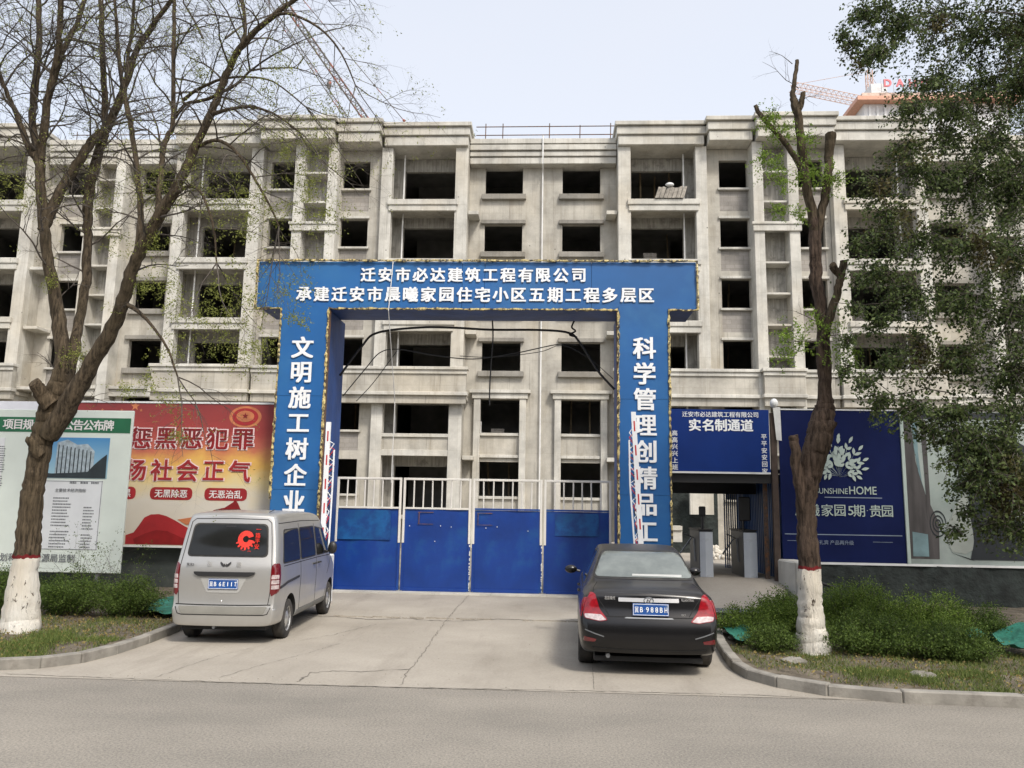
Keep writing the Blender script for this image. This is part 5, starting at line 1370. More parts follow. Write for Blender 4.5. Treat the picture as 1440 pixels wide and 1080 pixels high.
# ================================================================== TREES: limb skeletons (x, y, z, radius) in metres
LT={
 'trunk':[(-7.45,11.3,-0.12,0.305),(-7.48,11.3,0.25,0.249),(-7.5,11.3,0.94,0.175),(-7.5,11.3,1.34,0.161),(-7.51,11.3,1.95,0.152),(-7.48,11.3,2.47,0.148),(-7.44,11.3,2.84,0.157),(-7.38,11.3,3.15,0.166),(-7.32,11.3,3.44,0.17),(-7.28,11.3,3.69,0.125),(-7.26,11.3,3.93,0.081)],
 'knob':[(-7.3,11.2,3.3,0.133),(-7.41,11.1,3.47,0.106),(-7.47,11.0,3.61,0.083)],
 'knob2':[(-7.39,11.2,2.57,0.098),(-7.48,11.12,2.75,0.071),(-7.51,11.1,2.81,0.044)],
 'A':[(-7.36,11.32,3.29,0.153),(-7.3,11.35,3.69,0.13),(-7.32,11.4,4.03,0.113),(-7.43,11.4,4.52,0.104),(-7.58,11.4,5.08,0.09),(-7.76,11.4,5.75,0.081),(-7.89,11.4,6.33,0.08),(-7.99,11.4,6.91,0.072),(-8.08,11.4,7.33,0.068)],
 'A1':[(-8.07,11.4,7.21,0.063),(-8.21,11.35,7.42,0.054),(-8.4,11.3,7.87,0.045),(-8.52,11.2,8.18,0.036),(-8.61,11.1,8.45,0.031),(-8.77,11.0,8.96,0.022),(-8.92,11.0,9.7,0.017)],
 'A2':[(-8.07,11.4,7.27,0.059),(-8.29,11.5,7.92,0.055),(-8.39,11.6,8.58,0.051),(-8.48,11.7,9.4,0.046),(-8.65,11.8,10.24,0.042),(-8.87,11.9,11.12,0.038)],
 'A3':[(-8.03,11.4,7.21,0.072),(-7.95,11.3,7.69,0.063),(-7.86,11.2,8.23,0.053),(-7.73,11.1,8.77,0.048),(-7.68,11.0,9.31,0.044),(-7.67,10.9,9.97,0.039)],
 'A4':[(-7.97,11.3,7.87,0.04),(-8.0,11.5,8.65,0.036),(-7.96,11.6,9.27,0.037),(-7.84,11.7,9.84,0.037),(-7.82,11.8,10.63,0.033)],
 'A5':[(-7.86,11.4,6.04,0.081),(-7.81,11.45,6.35,0.082),(-7.75,11.6,6.85,0.074),(-7.62,11.7,7.26,0.07),(-7.52,11.8,7.63,0.07),(-7.4,11.9,7.93,0.066)],
 'B':[(-7.3,11.35,3.43,0.135),(-7.28,11.5,3.88,0.1),(-7.28,11.6,4.29,0.078),(-7.37,11.8,4.84,0.073),(-7.47,12.0,5.54,0.07),(-7.58,12.1,6.23,0.067),(-7.62,12.1,6.72,0.077),(-7.59,12.1,7.28,0.082),(-7.5,12.1,7.78,0.072),(-7.43,12.1,8.12,0.067)],
 'B1':[(-7.45,12.1,8.03,0.058),(-7.58,12.2,8.66,0.053),(-7.75,12.3,9.5,0.049),(-7.92,12.4,10.37,0.044),(-8.09,12.5,11.42,0.04)],
 'B2':[(-7.42,12.1,8.09,0.067),(-7.29,12.1,8.47,0.067),(-7.12,12.0,8.86,0.057),(-7.01,12.0,9.38,0.048),(-6.75,11.9,9.74,0.042),(-6.39,11.8,10.15,0.037),(-6.09,11.7,10.59,0.028)],
 'B3':[(-7.13,12.0,8.82,0.033),(-7.31,12.3,9.5,0.029),(-7.34,12.4,10.1,0.029),(-7.42,12.5,10.99,0.025)],
 'C':[(-7.35,11.28,2.87,0.152),(-7.11,11.25,3.26,0.147),(-6.85,11.2,3.73,0.12),(-6.62,11.15,4.13,0.11),(-6.39,11.1,4.54,0.101),(-6.23,11.0,4.92,0.092),(-6.13,10.95,5.3,0.087),(-5.96,10.9,5.67,0.082),(-5.7,10.8,6.1,0.081),(-5.49,10.75,6.43,0.072),(-5.32,10.7,6.76,0.066),(-5.21,10.7,7.1,0.061),(-4.96,10.6,7.57,0.055),(-4.77,10.5,7.99,0.05),(-4.57,10.4,8.37,0.045),(-4.31,10.3,8.61,0.041),(-3.98,10.2,8.83,0.036),(-3.6,10.1,9.05,0.032)],
 'C1':[(-5.74,10.82,6.04,0.056),(-5.85,11.0,6.51,0.045),(-5.96,11.2,7.11,0.043),(-5.99,11.3,7.45,0.041),(-5.94,11.4,7.85,0.038),(-6.06,11.5,8.63,0.035),(-6.1,11.5,9.37,0.032),(-6.24,11.6,10.33,0.028)],
 'C1b':[(-6.13,10.95,5.26,0.061),(-6.09,11.0,5.95,0.048),(-6.25,11.1,6.72,0.044),(-6.44,11.2,7.4,0.04),(-6.61,11.3,7.92,0.045),(-6.85,11.4,8.58,0.036),(-7.04,11.5,9.38,0.027),(-7.19,11.5,10.27,0.023)],
 'C2':[(-5.92,11.4,7.9,0.032),(-5.7,11.3,8.08,0.027),(-5.34,11.2,8.1,0.025),(-4.87,11.1,8.27,0.022),(-4.6,11.0,8.45,0.017)],
 'C3':[(-4.96,10.6,7.54,0.034),(-4.66,10.4,7.49,0.025),(-4.29,10.3,7.49,0.02),(-3.89,10.2,7.33,0.016),(-3.48,10.1,7.01,0.012)],
 'C4':[(-5.16,10.7,7.1,0.03),(-4.86,10.5,7.08,0.027),(-4.62,10.4,6.98,0.025),(-4.34,10.3,6.72,0.023),(-4.07,10.2,6.33,0.019),(-3.85,10.2,5.97,0.015),(-3.71,10.2,5.68,0.01)],
 'C5':[(-4.54,10.4,8.37,0.033),(-4.55,10.6,8.89,0.029),(-4.68,10.7,9.43,0.025),(-4.81,10.8,9.97,0.021)],
 'C6':[(-5.55,10.9,7.93,0.026),(-5.28,10.8,8.05,0.024),(-4.91,10.7,8.14,0.021),(-4.5,10.6,8.12,0.017),(-3.99,10.4,7.92,0.012),(-3.47,10.3,7.48,0.01)],
 'C7':[(-3.98,10.2,8.83,0.024),(-3.65,10.0,8.71,0.02),(-3.2,9.9,8.42,0.016),(-2.86,9.8,7.99,0.012),(-2.64,9.8,7.52,0.008)],
 'C8':[(-6.29,11.05,4.82,0.044),(-6.01,10.95,4.68,0.03),(-5.61,10.7,4.37,0.021),(-5.33,10.6,4.05,0.017),(-5.1,10.5,3.63,0.011)],
 'C9':[(-5.57,10.8,6.32,0.034),(-5.17,10.5,6.39,0.025),(-4.86,10.3,6.17,0.02),(-4.62,10.2,5.66,0.016),(-4.54,10.2,5.16,0.011)],
}
RT={
 'trunk':[(3.59,11.2,-0.06,0.252),(3.58,11.2,0.23,0.212),(3.57,11.2,0.6,0.164),(3.57,11.2,1.07,0.147),(3.56,11.2,1.65,0.129),(3.57,11.2,2.08,0.133),(3.62,11.2,2.42,0.16),(3.74,11.2,2.82,0.173),(3.82,11.2,3.12,0.169),(3.87,11.2,3.34,0.138),(3.89,11.2,3.57,0.098),(3.9,11.2,4.24,0.089),(3.89,11.2,4.75,0.089),(3.84,11.2,5.28,0.089),(3.85,11.2,5.76,0.093),(3.85,11.2,6.14,0.089)],
 'stub1':[(3.58,11.2,1.69,0.08),(3.5,11.15,2.08,0.08),(3.43,11.1,2.51,0.075),(3.4,11.05,2.85,0.066),(3.38,11.05,2.97,0.066)],
 'L':[(3.86,11.2,5.97,0.084),(3.79,11.2,6.41,0.071),(3.73,11.2,6.9,0.067),(3.7,11.2,7.35,0.064),(3.67,11.2,7.74,0.062),(3.63,11.2,7.97,0.062),(3.61,11.2,8.14,0.038),(3.65,11.2,8.37,0.031),(3.69,11.2,8.66,0.028)],
 'L2':[(3.67,11.2,7.8,0.053),(3.73,11.15,8.0,0.04),(3.74,11.15,8.12,0.035)],
 'R':[(3.86,11.2,5.92,0.075),(3.96,11.15,6.33,0.062),(4.03,11.1,6.75,0.062),(4.07,11.1,7.13,0.066),(4.1,11.1,7.41,0.084)],
 'S':[(3.88,11.15,4.38,0.062),(3.99,11.1,4.71,0.062),(4.07,11.0,5.07,0.057),(4.12,11.0,5.27,0.057),(4.16,11.0,5.47,0.054)],
 'S2':[(4.12,11.0,5.24,0.052),(4.01,10.95,5.33,0.052),(3.98,10.95,5.39,0.052)],
 'K':[(3.7,11.2,6.9,0.044),(3.49,11.15,7.27,0.044),(3.25,11.1,7.52,0.035),(3.08,11.1,7.75,0.035),(3.02,11.1,7.89,0.031)],
 'knobs':[(3.84,11.12,3.05,0.088),(3.93,11.05,3.18,0.061)],
}
CL=[(5.08,10.0,2.66,0.3),(5.32,10.0,2.41,0.32),(5.64,10.0,2.24,0.35),(5.53,10.0,1.89,0.3),(5.78,10.0,1.81,0.3),(5.39,10.0,2.84,0.35),(5.11,10.2,2.95,0.25),(4.85,10.2,3.03,0.2),(5.72,10.0,2.67,0.4),(5.89,10.0,2.16,0.4),(4.46,11.0,8.81,0.22),(4.63,11.0,9.27,0.3),(4.9,11.0,9.38,0.4),(4.31,11.0,8.93,0.12),(4.71,11.0,8.64,0.3),(5.2,11.0,9.15,0.55),(5.98,11.5,9.58,0.6),(6.89,12.0,9.66,0.7),(7.57,12.0,9.77,0.8),(5.91,11.5,8.52,0.6),(6.93,12.0,8.68,0.7),(7.59,12.0,8.67,0.7),(4.64,10.5,8.39,0.25),(5.88,11.0,7.79,0.5),(6.4,11.0,7.35,0.6),(5.96,11.5,7.59,0.45),(5.32,11.0,7.79,0.35),(5.08,11.0,7.19,0.35),(5.36,11.0,6.81,0.5),(6.05,11.0,6.7,0.6),(6.64,11.0,6.59,0.7),(4.62,10.8,6.51,0.3),(4.79,10.8,6.09,0.4),(4.48,10.8,5.78,0.28),(5.11,10.6,5.71,0.55),(5.77,10.6,5.61,0.6),(6.32,10.6,5.51,0.7),(4.51,10.6,5.2,0.35),(4.24,10.7,5.64,0.15),(4.27,10.6,5.15,0.22),(4.92,10.5,4.88,0.5),(5.57,10.5,4.78,0.6),(6.2,10.5,4.59,0.7),(4.43,10.5,4.49,0.25),(4.12,10.5,4.66,0.14),(3.94,10.5,3.81,0.14),(4.12,10.4,3.65,0.18),(4.45,10.4,3.89,0.25),(4.92,10.4,4.08,0.4),(5.41,10.3,3.97,0.5),(6.02,10.3,3.79,0.6),(4.38,10.4,3.42,0.25),(4.74,10.3,3.32,0.35),(5.22,10.2,3.22,0.4),(5.82,10.2,3.13,0.5),(5.36,10.2,2.77,0.28),(5.29,10.2,2.99,0.2),(5.61,10.2,2.59,0.3),(5.95,10.2,2.51,0.35),(5.2,10.2,2.32,0.16),(5.26,10.2,2.02,0.16),(5.07,10.2,1.75,0.13),(5.58,10.2,2.15,0.18),(4.0,10.5,4.24,0.12)]
GL=[(-5.78,10.8,5.66,0.15),(-5.23,10.6,3.4,0.22),(-5.08,10.6,2.85,0.1),(-3.42,10.0,4.76,0.18),(-3.3,10.0,4.37,0.1),(-4.36,10.2,4.76,0.3),(-4.06,10.1,4.54,0.25),(-4.56,10.3,4.19,0.3),(-4.21,10.2,4.07,0.22),(-4.83,10.4,4.61,0.3),(-3.8,10.0,4.03,0.15),(-3.83,10.0,3.84,0.15),(-7.14,11.3,4.01,0.12),(-6.98,11.3,4.12,0.1),(-7.54,11.3,5.22,0.1),(-6.77,11.5,5.9,0.15),(-5.13,10.5,6.52,0.3),(-4.59,10.3,6.01,0.3),(-4.16,10.2,6.18,0.35),(-4.18,10.2,5.77,0.3),(-3.24,10.0,6.75,0.25),(-3.12,10.0,6.45,0.25),(-3.11,10.0,7.17,0.25),(-3.31,10.0,6.19,0.15),(-3.19,10.0,5.79,0.3),(-3.0,10.0,5.89,0.2),(-6.11,11.0,6.51,0.3),(-5.69,10.8,6.54,0.3),(-8.09,11.0,6.51,0.35),(-8.3,11.0,6.85,0.3),(-6.95,11.5,6.54,0.15),(-5.2,10.6,8.27,0.12),(-4.59,10.4,8.26,0.12),(-4.06,10.2,7.7,0.15),(-3.76,10.0,7.96,0.12),(-5.23,10.6,4.05,0.2),(-5.99,11.0,5.08,0.12),(-5.47,10.7,5.1,0.25),(-6.06,11.0,3.55,0.1),(-5.65,10.8,3.67,0.12),(-3.71,10.1,5.93,0.2),(-5.29,10.6,4.71,0.2),(-3.64,10.0,6.81,0.2)]
HL=[(3.3,11.1,7.64,0.22),(3.17,11.0,7.64,0.15),(3.4,11.1,7.47,0.18),(3.2,11.0,6.87,0.2),(3.29,11.0,6.65,0.18),(3.13,11.0,7.01,0.12),(3.7,11.0,6.81,0.22),(3.9,11.0,6.76,0.22),(4.1,11.0,6.65,0.14),(3.77,11.0,7.31,0.14),(3.28,11.0,6.2,0.12),(3.31,11.0,4.39,0.15),(3.43,10.9,4.27,0.2),(4.01,10.9,4.28,0.25),(4.14,10.9,4.08,0.15),(3.76,11.0,4.6,0.15),(3.25,11.0,4.09,0.12),(3.58,11.0,6.17,0.1)]
import numpy as np
def bark_mat(name, col, paint_h=None, ring=None, moss=None):
    m_, n_, b_ = _new(name)
    a = _noise(n_, 4.2, 9, (6, 6, .8), .72)
    c = _ramp(n_, a.outputs['Fac'], .38, tuple(v*.28 for v in col), .62, tuple(v*1.5 for v in col)).outputs['Color']
    big = _noise(n_, 1.2, 3); c = _mix(n_, _ramp(n_, big.outputs['Fac'], .45, (0, 0, 0), .7, (.5,)*3).outputs['Color'], c, tuple(v*.6 for v in (col[0], col[1]*1.05, col[2]*.9)))
    if paint_h:
        tc = n_.nodes.new('ShaderNodeTexCoord'); sp = n_.nodes.new('ShaderNodeSeparateXYZ'); n_.links.new(tc.outputs['Object'], sp.inputs[0])
        en = _noise(n_, 9, 4); ma = n_.nodes.new('ShaderNodeMath'); ma.operation = 'MULTIPLY_ADD'; ma.inputs[1].default_value = .10
        n_.links.new(en.outputs['Fac'], ma.inputs[0]); n_.links.new(sp.outputs['Z'], ma.inputs[2])
        def above(h):
            g = n_.nodes.new('ShaderNodeMath'); g.operation = 'LESS_THAN'; g.inputs[1].default_value = h+.05; n_.links.new(ma.outputs[0], g.inputs[0]); return g.outputs[0]
        c = _mix(n_, above(paint_h+.045), c, (.17, .02, .022))
        fl = _noise(n_, 7, 6, (2.2, 2.2, .8), .7)
        chips = _ramp(n_, fl.outputs['Fac'], .60, (0, 0, 0), .62, (1, 1, 1)).outputs['Color']
        wv = _noise(n_, 2.5, 4, (1, 1, .5)); wc = _ramp(n_, wv.outputs['Fac'], .35, (.62, .57, .48), .7, (.78, .76, .70)).outputs['Color']
        wc = _mix(n_, chips, wc, tuple(v*.7 for v in col))
        c = _mix(n_, above(paint_h), c, wc)
    n_.links.new(c, b_.inputs['Base Color']); b_.inputs['Roughness'].default_value = .95; b_.inputs['Specular IOR Level'].default_value = .2
    _bump(n_, b_, a.outputs['Fac'], 1.0, .04)
    return m_
def leaf_mat(name, c0, c1, c2=None):
    m_, n_, b_ = _new(name)
    ge = n_.nodes.new('ShaderNodeNewGeometry'); c = _ramp(n_, ge.outputs['Random Per Island'], .1, c0, .9, c1).outputs['Color']
    if c2:
        nz = _noise(n_, 1.1, 3); c = _mix(n_, _ramp(n_, nz.outputs['Fac'], .60, (0, 0, 0), .68, (.8,)*3).outputs['Color'], c, c2)
    n_.links.new(c, b_.inputs['Base Color']); b_.inputs['Roughness'].default_value = .6; b_.inputs['Specular IOR Level'].default_value = .18
    # thin leaves let some light through
    tr = n_.nodes.new('ShaderNodeBsdfTranslucent'); n_.links.new(c, tr.inputs['Color'])
    mx = n_.nodes.new('ShaderNodeMixShader'); mx.inputs[0].default_value = .3
    n_.links.new(b_.outputs[0], mx.inputs[1]); n_.links.new(tr.outputs[0], mx.inputs[2]); n_.links.new(mx.outputs[0], n_.nodes['Material Output'].inputs[0])
    return m_
MT['bark_l'] = bark_mat('painted_grey_bark', (.098, .074, .048), 1.10)
MT['bark_r'] = bark_mat('painted_brown_bark', (.085, .060, .045), 1.16)
MT['bark'] = bark_mat('bark', (.090, .069, .046))
MT['twig'] = mat('twig_bark', (.085, .072, .060), .9, var=.25)
MT['leaf_spring'] = leaf_mat('spring_leaf', (.15, .18, .035), (.30, .32, .085))
MT['leaf_bright'] = leaf_mat('bright_leaf', (.13, .21, .03), (.24, .34, .06))
MT['leaf_dark'] = leaf_mat('dark_leaf', (.028, .046, .016), (.125, .165, .055), (.12, .095, .04))
MT['leaf_shrub'] = leaf_mat('shrub_leaf', (.07, .12, .022), (.19, .27, .05))
MT['leaf_shrub_dark'] = leaf_mat('shrub_leaf_dark', (.05, .085, .02), (.13, .19, .04))
MT['grass'] = leaf_mat('grass_blade', (.07, .11, .025), (.20, .24, .07))
MT['litter'] = leaf_mat('leaf_litter', (.16, .12, .05), (.34, .27, .10))

def cat_path(pts, n=5):
    P = [Vector(p[:3]) for p in pts]; Rr = [p[3] for p in pts]; Q = []; q = []
    for i in range(len(P)-1):
        p0, p1, p2, p3 = P[max(i-1, 0)], P[i], P[i+1], P[min(i+2, len(P)-1)]
        for k in range(n):
            t = k/n
            Q.append(.5*((2*p1)+(-p0+p2)*t+(2*p0-5*p1+4*p2-p3)*t*t+(-p0+3*p1-3*p2+p3)*t**3)); q.append(Rr[i]*(1-t)+Rr[i+1]*t)
    Q.append(P[-1]); q.append(Rr[-1]); return Q, q
def limb(name, pts, m_, root, at, seed, n=5, sides=14, rough=.07, wob=.012):
    Q, q = cat_path(pts, n); rr = random.Random(seed)
    Q = [Q[0]]+[p+Vector((rr.uniform(-1, 1), rr.uniform(-1, 1), 0))*min(wob, r_*.25) for p, r_ in zip(Q[1:-1], q[1:-1])]+[Q[-1]]
    big = q[0] > .1; mb = MB(at); V0 = len(mb.v)
    mb.tube(Q, q, sides if big else 8, True)
    o = mb.build(name, m_, root, smooth=True, sharp=80)
    for v in o.data.vertices:          # lumpy bark relief
        p = Vector(v.co)+Vector(at)
        k = noise.noise(p*3.1)*.35+noise.noise(Vector((p.x*9, p.y*9, p.z*3)))*.35+(noise.noise(Vector((p.x*22, p.y*22, p.z*2.2)))*.55 if big else 0)
        v.co += Vector(v.normal)*k*rough*(1 if big else .25)
    return o
class Twigs:
    def __init__(s): s.V = []; s.F = []
    def seg(s, P, R_, n=4):
        base = len(s.V); k = len(P); up = Vector((.3, .5, .8)).normalized()
        for i in range(k):
            t = (P[min(i+1, k-1)]-P[max(i-1, 0)]).normalized(); a = up.cross(t)
            if a.length < .05: a = t.orthogonal()
            a.normalize(); b = t.cross(a)
            for j in range(n):
                th = 2*math.pi*j/n; s.V.append(P[i]+(a*math.cos(th)+b*math.sin(th))*R_[i])
        for i in range(k-1):
            for j in range(n):
                j2 = (j+1) % n; s.F.append((base+i*n+j, base+i*n+j2, base+(i+1)*n+j2, base+(i+1)*n+j))
    def build(s, name, m_, root, at):
        me = bpy.data.meshes.new(name); A_ = Vector(at); me.from_pydata([v-A_ for v in s.V], [], s.F); me.materials.append(m_); me.update()
        o = link_mesh(name, me, root, smooth=True); return tag(o, kind='stuff')
def grow(tw, rr, p, d, length, r_, level, tips, droop=0., spread=.9, kids=(5, 5, 3)):
    n = 6 if level < 2 else 4; P = [p]; q = [r_]; dd = d.normalized()
    for i in range(n):
        dd = (dd+Vector((rr.gauss(0, .16), rr.gauss(0, .16), rr.gauss(0, .13)-droop*(i/n)))).normalized()
        P.append(P[-1]+dd*length/n); q.append(r_*(1-.75*(i+1)/n))
    tw.seg(P, q, 5 if level == 0 else (4 if level == 1 else 3)); tips.append(P[-1])
    if level >= len(kids): return
    for k in range(kids[level]):
        t = rr.uniform(.25, .98); i = min(n-1, int(t*n)); b = P[i].lerp(P[i+1], t*n-i)
        ax = (P[i+1]-P[i]).normalized(); o_ = Vector((rr.gauss(0, 1), rr.gauss(0, 1), rr.gauss(.15, .8))); o_ = (o_-ax*o_.dot(ax)).normalized()
        grow(tw, rr, b, ax*(1-spread*.5)+o_*spread*.75, length*rr.uniform(.38, .6), q[i]*.6, level+1, tips, droop, spread, kids)
def leaf_cloud(name, C, size, m_, root, at, rnd_, aspect=.5, up=0., var=.35, kind='stuff', N=None):
    """many small folded leaves; C = Nx3 array of leaf base points"""
    n = len(C); g = np.random.default_rng(rnd_)
    d = g.normal(size=(n, 3)); d[:, 2] += up; d /= np.linalg.norm(d, axis=1)[:, None]
    e = g.normal(size=(n, 3)); e -= d*(e*d).sum(1)[:, None]; e /= np.linalg.norm(e, axis=1)[:, None]
    s_ = size*(1+g.uniform(-var, var, size=n))[:, None]
    C = np.asarray(C)-np.array(at)
    f_ = np.cross(d, e)
    V = np.empty((n, 4, 3)); V[:, 0] = C; V[:, 1] = C+d*s_*.5+e*s_*aspect*.5+f_*s_*.1; V[:, 2] = C+d*s_; V[:, 3] = C+d*s_*.5-e*s_*aspect*.5+f_*s_*.1
    me = bpy.data.meshes.new(name); me.vertices.add(n*4); me.vertices.foreach_set('co', V.reshape(-1).astype(np.float32))
    idx = np.arange(n)*4; tri = np.stack([idx, idx+1, idx+2, idx, idx+2, idx+3], 1).reshape(-1).astype(np.int32)
    me.loops.add(n*6); me.loops.foreach_set('vertex_index', tri)
    me.polygons.add(n*2); me.polygons.foreach_set('loop_start', (np.arange(n*2)*3).astype(np.int32)); me.polygons.foreach_set('loop_total', np.full(n*2, 3, np.int32))
    me.materials.append(m_); me.update(calc_edges=True)
    o = link_mesh(name, me, root); return tag(o, kind=kind)

# ------------------------------------------------------------------ left tree: bare forked trunk with sparse spring leaves
at = (-7.5, 11.3, 0); rr = random.Random(11)
tl = empty('tree', at, label='large bare branching tree with white painted trunk base at the left kerb', cat='tree')
limb('trunk', LT['trunk'], MT['bark_l'], tl, at, 1, 9, 56, .022)
for k, (nm, p) in enumerate(LT.items()):
    if nm == 'trunk': continue
    limb('broken_stub' if 'knob' in nm else 'limb', p, MT['bark'] if 'knob' not in nm else MT['bark_l'], tl, at, k+2, 5, 16, .02 if 'knob' in nm else .016)
tw = Twigs(); tips = []
for nm, p in LT.items():
    if nm in ('trunk', 'knob', 'knob2'): continue
    Q, q = cat_path(p, 6); acc = 0
    for i in range(1, len(Q)-1):
        acc += (Q[i]-Q[i-1]).length
        step = .21 if Q[i].z > 6 else .5
        if acc > step:
            acc = 0; ax = (Q[i+1]-Q[i-1]).normalized()
            low = Q[i].z < 5.2
            o_ = Vector((rr.gauss(.1, 1), rr.gauss(-.1, 1), rr.gauss(.2, .7))); o_ = (o_-ax*o_.dot(ax)).normalized()
            if low and rr.random() < .45: continue
            L_ = rr.uniform(.7, 1.5)*(.5 if low else 1); rb = min(q[i]*.5, .017)*(.7 if low else 1)
            grow(tw, rr, Q[i], ax*.45+o_*.8, L_, rb, 0, tips, .10 if not nm.startswith('C') else .26, .9, (6, 5, 2) if not low else (4, 3))
    # end of each limb
    for _ in range(3): grow(tw, rr, Q[-1], (Q[-1]-Q[-3]).normalized()+Vector((rr.gauss(0, .5), rr.gauss(0, .5), rr.gauss(0, .3))), rr.uniform(.8, 1.5), min(q[-1], .02), 0, tips, .15, .9, (6, 4, 2))
# a crown that goes on above and beyond the frame
for k in range(26):
    b = Vector((rr.uniform(-9.6, -3.6), rr.uniform(10, 13), rr.uniform(8.6, 11.5)))
    grow(tw, rr, b, Vector((rr.gauss(0, .6), rr.gauss(0, .5), .8)), rr.uniform(1.2, 2.2), .02, 0, tips, .08, .9, (6, 5, 2))
tw.build('twigs', MT['twig'], tl, at)
C = []
g = np.random.default_rng(5)
for (x, y, z, r_) in GL:
    for s in range(int(10+95*r_)):               # pinnate sprays
        c = np.array((x, y, z))+g.normal(size=3)*r_*.62; d = g.normal(size=3); d[2] -= .6; d /= np.linalg.norm(d)
        for t in range(14): C.append(c+d*t*.014+g.normal(size=3)*.014)
for p in tips:
    if rr.random() < .14:
        for t in range(rr.randint(2, 8)): C.append(np.array(p)+g.normal(size=3)*.03)
leaf_cloud('leaves', C, .031, MT['leaf_spring'], tl, at, 2, .42, -.3)

# ------------------------------------------------------------------ right tree: pollarded trunk
at = (3.58, 11.2, 0)
tr_ = empty('tree', at, label='pollarded dark tree with sawn limbs and white painted trunk in front of the navy hoarding', cat='tree')
limb('trunk', RT['trunk'], MT['bark_r'], tr_, at, 31, 8, 48, .026)
for k, (nm, p) in enumerate(RT.items()):
    if nm != 'trunk': limb('broken_stub' if nm in ('stub1', 'knobs', 'S2') else 'limb', p, MT['bark_r'] if nm in ('stub1', 'knobs') else MT['bark'], tr_, at, 40+k, 5, 14, .022)
tw = Twigs(); tips = []
for (x, y, z, r_) in HL:
    for s in range(5):
        grow(tw, rr, Vector((x, y, z)), Vector((rr.gauss(0, 1), rr.gauss(0, 1), .2)), r_*1.7, .005, 1, tips, .1, .8, (0, 3))
for b, d, L_ in (((3.7, 11.2, 8.2), (-.7, 0, .7), .7), ((3.66, 11.2, 8.0), (.6, 0, .5), .5), ((3.88, 11.2, 4.3), (-.7, -.2, -.4), .8), ((3.9, 11.2, 4.4), (.7, -.2, .1), .6), ((3.62, 11.2, 8.6), (-.5, 0, .5), .4), ((3.9, 11.2, 4.6), (-.8, -.1, .2), .7)):
    grow(tw, rr, Vector(b), Vector(d), L_, .007, 0, tips, .1, .8, (4, 2))
tw.build('twigs', MT['twig'], tr_, at)
C = []
for (x, y, z, r_) in HL:
    for s in range(int(10+110*r_)):
        c = np.array((x, y, z))+g.normal(size=3)*r_*.5; d = g.normal(size=3); d[2] -= .3; d /= np.linalg.norm(d)
        for t in range(12): C.append(c+d*t*.013+g.normal(size=3)*.012)
leaf_cloud('leaves', C, .04, MT['leaf_bright'], tr_, at, 3, .42, -.3)

# ------------------------------------------------------------------ leafy tree on the right
at = (9.6, 11.8, 0)
tp = empty('tree', at, label='dense dark green leafy tree overhanging from the right edge of the picture', cat='tree')
limb('trunk', [(9.6, 11.8, -.1, .32), (9.55, 11.8, 1.5, .27), (9.5, 11.7, 3, .24), (9.3, 11.6, 4.6, .2), (9.2, 11.6, 6.5, .16), (9.1, 11.7, 8.5, .11), (9.0, 11.7, 10.6, .05)], MT['bark_r'], tp, at, 60, 5, 18, .03)
CR2 = [(7.2, 11, 3.2, .6), (7.0, 11, 4.4, .75), (7.1, 10.8, 5.5, .8), (7.4, 11, 6.7, .8), (7.7, 11.2, 7.8, .8), (7.6, 11.5, 9, .8), (7.0, 11.5, 10.4, .8), (5.8, 11.3, 10.4, .6), (8.4, 10.4, 4.2, .8)]
for k in range(26):
    a = rr.uniform(0, 6.28); zz_ = rr.uniform(3.8, 11.5); R0 = 2.6*(1-((zz_-6.5)/7)**2)**.5*rr.uniform(.3, 1)
    CR2.append((9.8+R0*math.cos(a), 11.9+R0*math.sin(a), zz_, rr.uniform(.7, .95)))
tw = Twigs(); C = []; nl = 0
stem = [Vector(p) for p in ((9.5, 11.7, 3), (9.3, 11.6, 4.6), (9.2, 11.6, 6.5), (9.1, 11.7, 8.5), (9.0, 11.7, 10.2))]
def add_clump(x, y, z, r_, dens):
    c = Vector((x, y, z)); s0 = min(stem, key=lambda s: abs(s.z-(z-1.0)))
    nt_ = int(18+55*r_)
    for k in range(nt_):
        d = Vector((rr.gauss(-.35, .8), rr.gauss(0, .8), rr.gauss(-.05, .6))).normalized()
        L_ = r_*rr.uniform(.5, 1.65); P = [c+Vector((rr.gauss(0, .12), rr.gauss(0, .12), rr.gauss(0, .12)))*r_]
        for i in range(5):
            d = (d+Vector((rr.gauss(0, .15), rr.gauss(0, .15), -.16))).normalized(); P.append(P[-1]+d*L_/5)
        tw.seg(P, [.006*(1-.15*i) for i in range(6)], 3)
        m = int(dens*L_*62)
        for j in range(m):
            t = rr.uniform(.1, 1)*5; i = min(4, int(t)); p = P[i].lerp(P[i+1], t-i)
            C.append((p.x+rr.gauss(0, .035), p.y+rr.gauss(0, .035), p.z+rr.gauss(-.015, .035)))
for (x, y, z, r_) in CL: add_clump(x, y, z, r_, 1.0)
for (x, y, z, r_) in CR2: add_clump(x, y, z, r_, .75)
at_l = at
for k, (x, y, z, r_) in enumerate(CL+CR2):
    if r_ < .45 or k % 2: continue
    s0 = min(stem, key=lambda s: (s-Vector((x, y, z-1.2))).length); c = Vector((x, y, z))
    mid = s0.lerp(c, .5)+Vector((rr.gauss(0, .15), rr.gauss(0, .3), .35+rr.gauss(0, .2)))
    tw.seg([s0, s0.lerp(mid, .5)+Vector((0, 0, .08)), mid, mid.lerp(c, .5)+Vector((0, 0, .06)), c], [.026, .02, .015, .010, .004], 5)
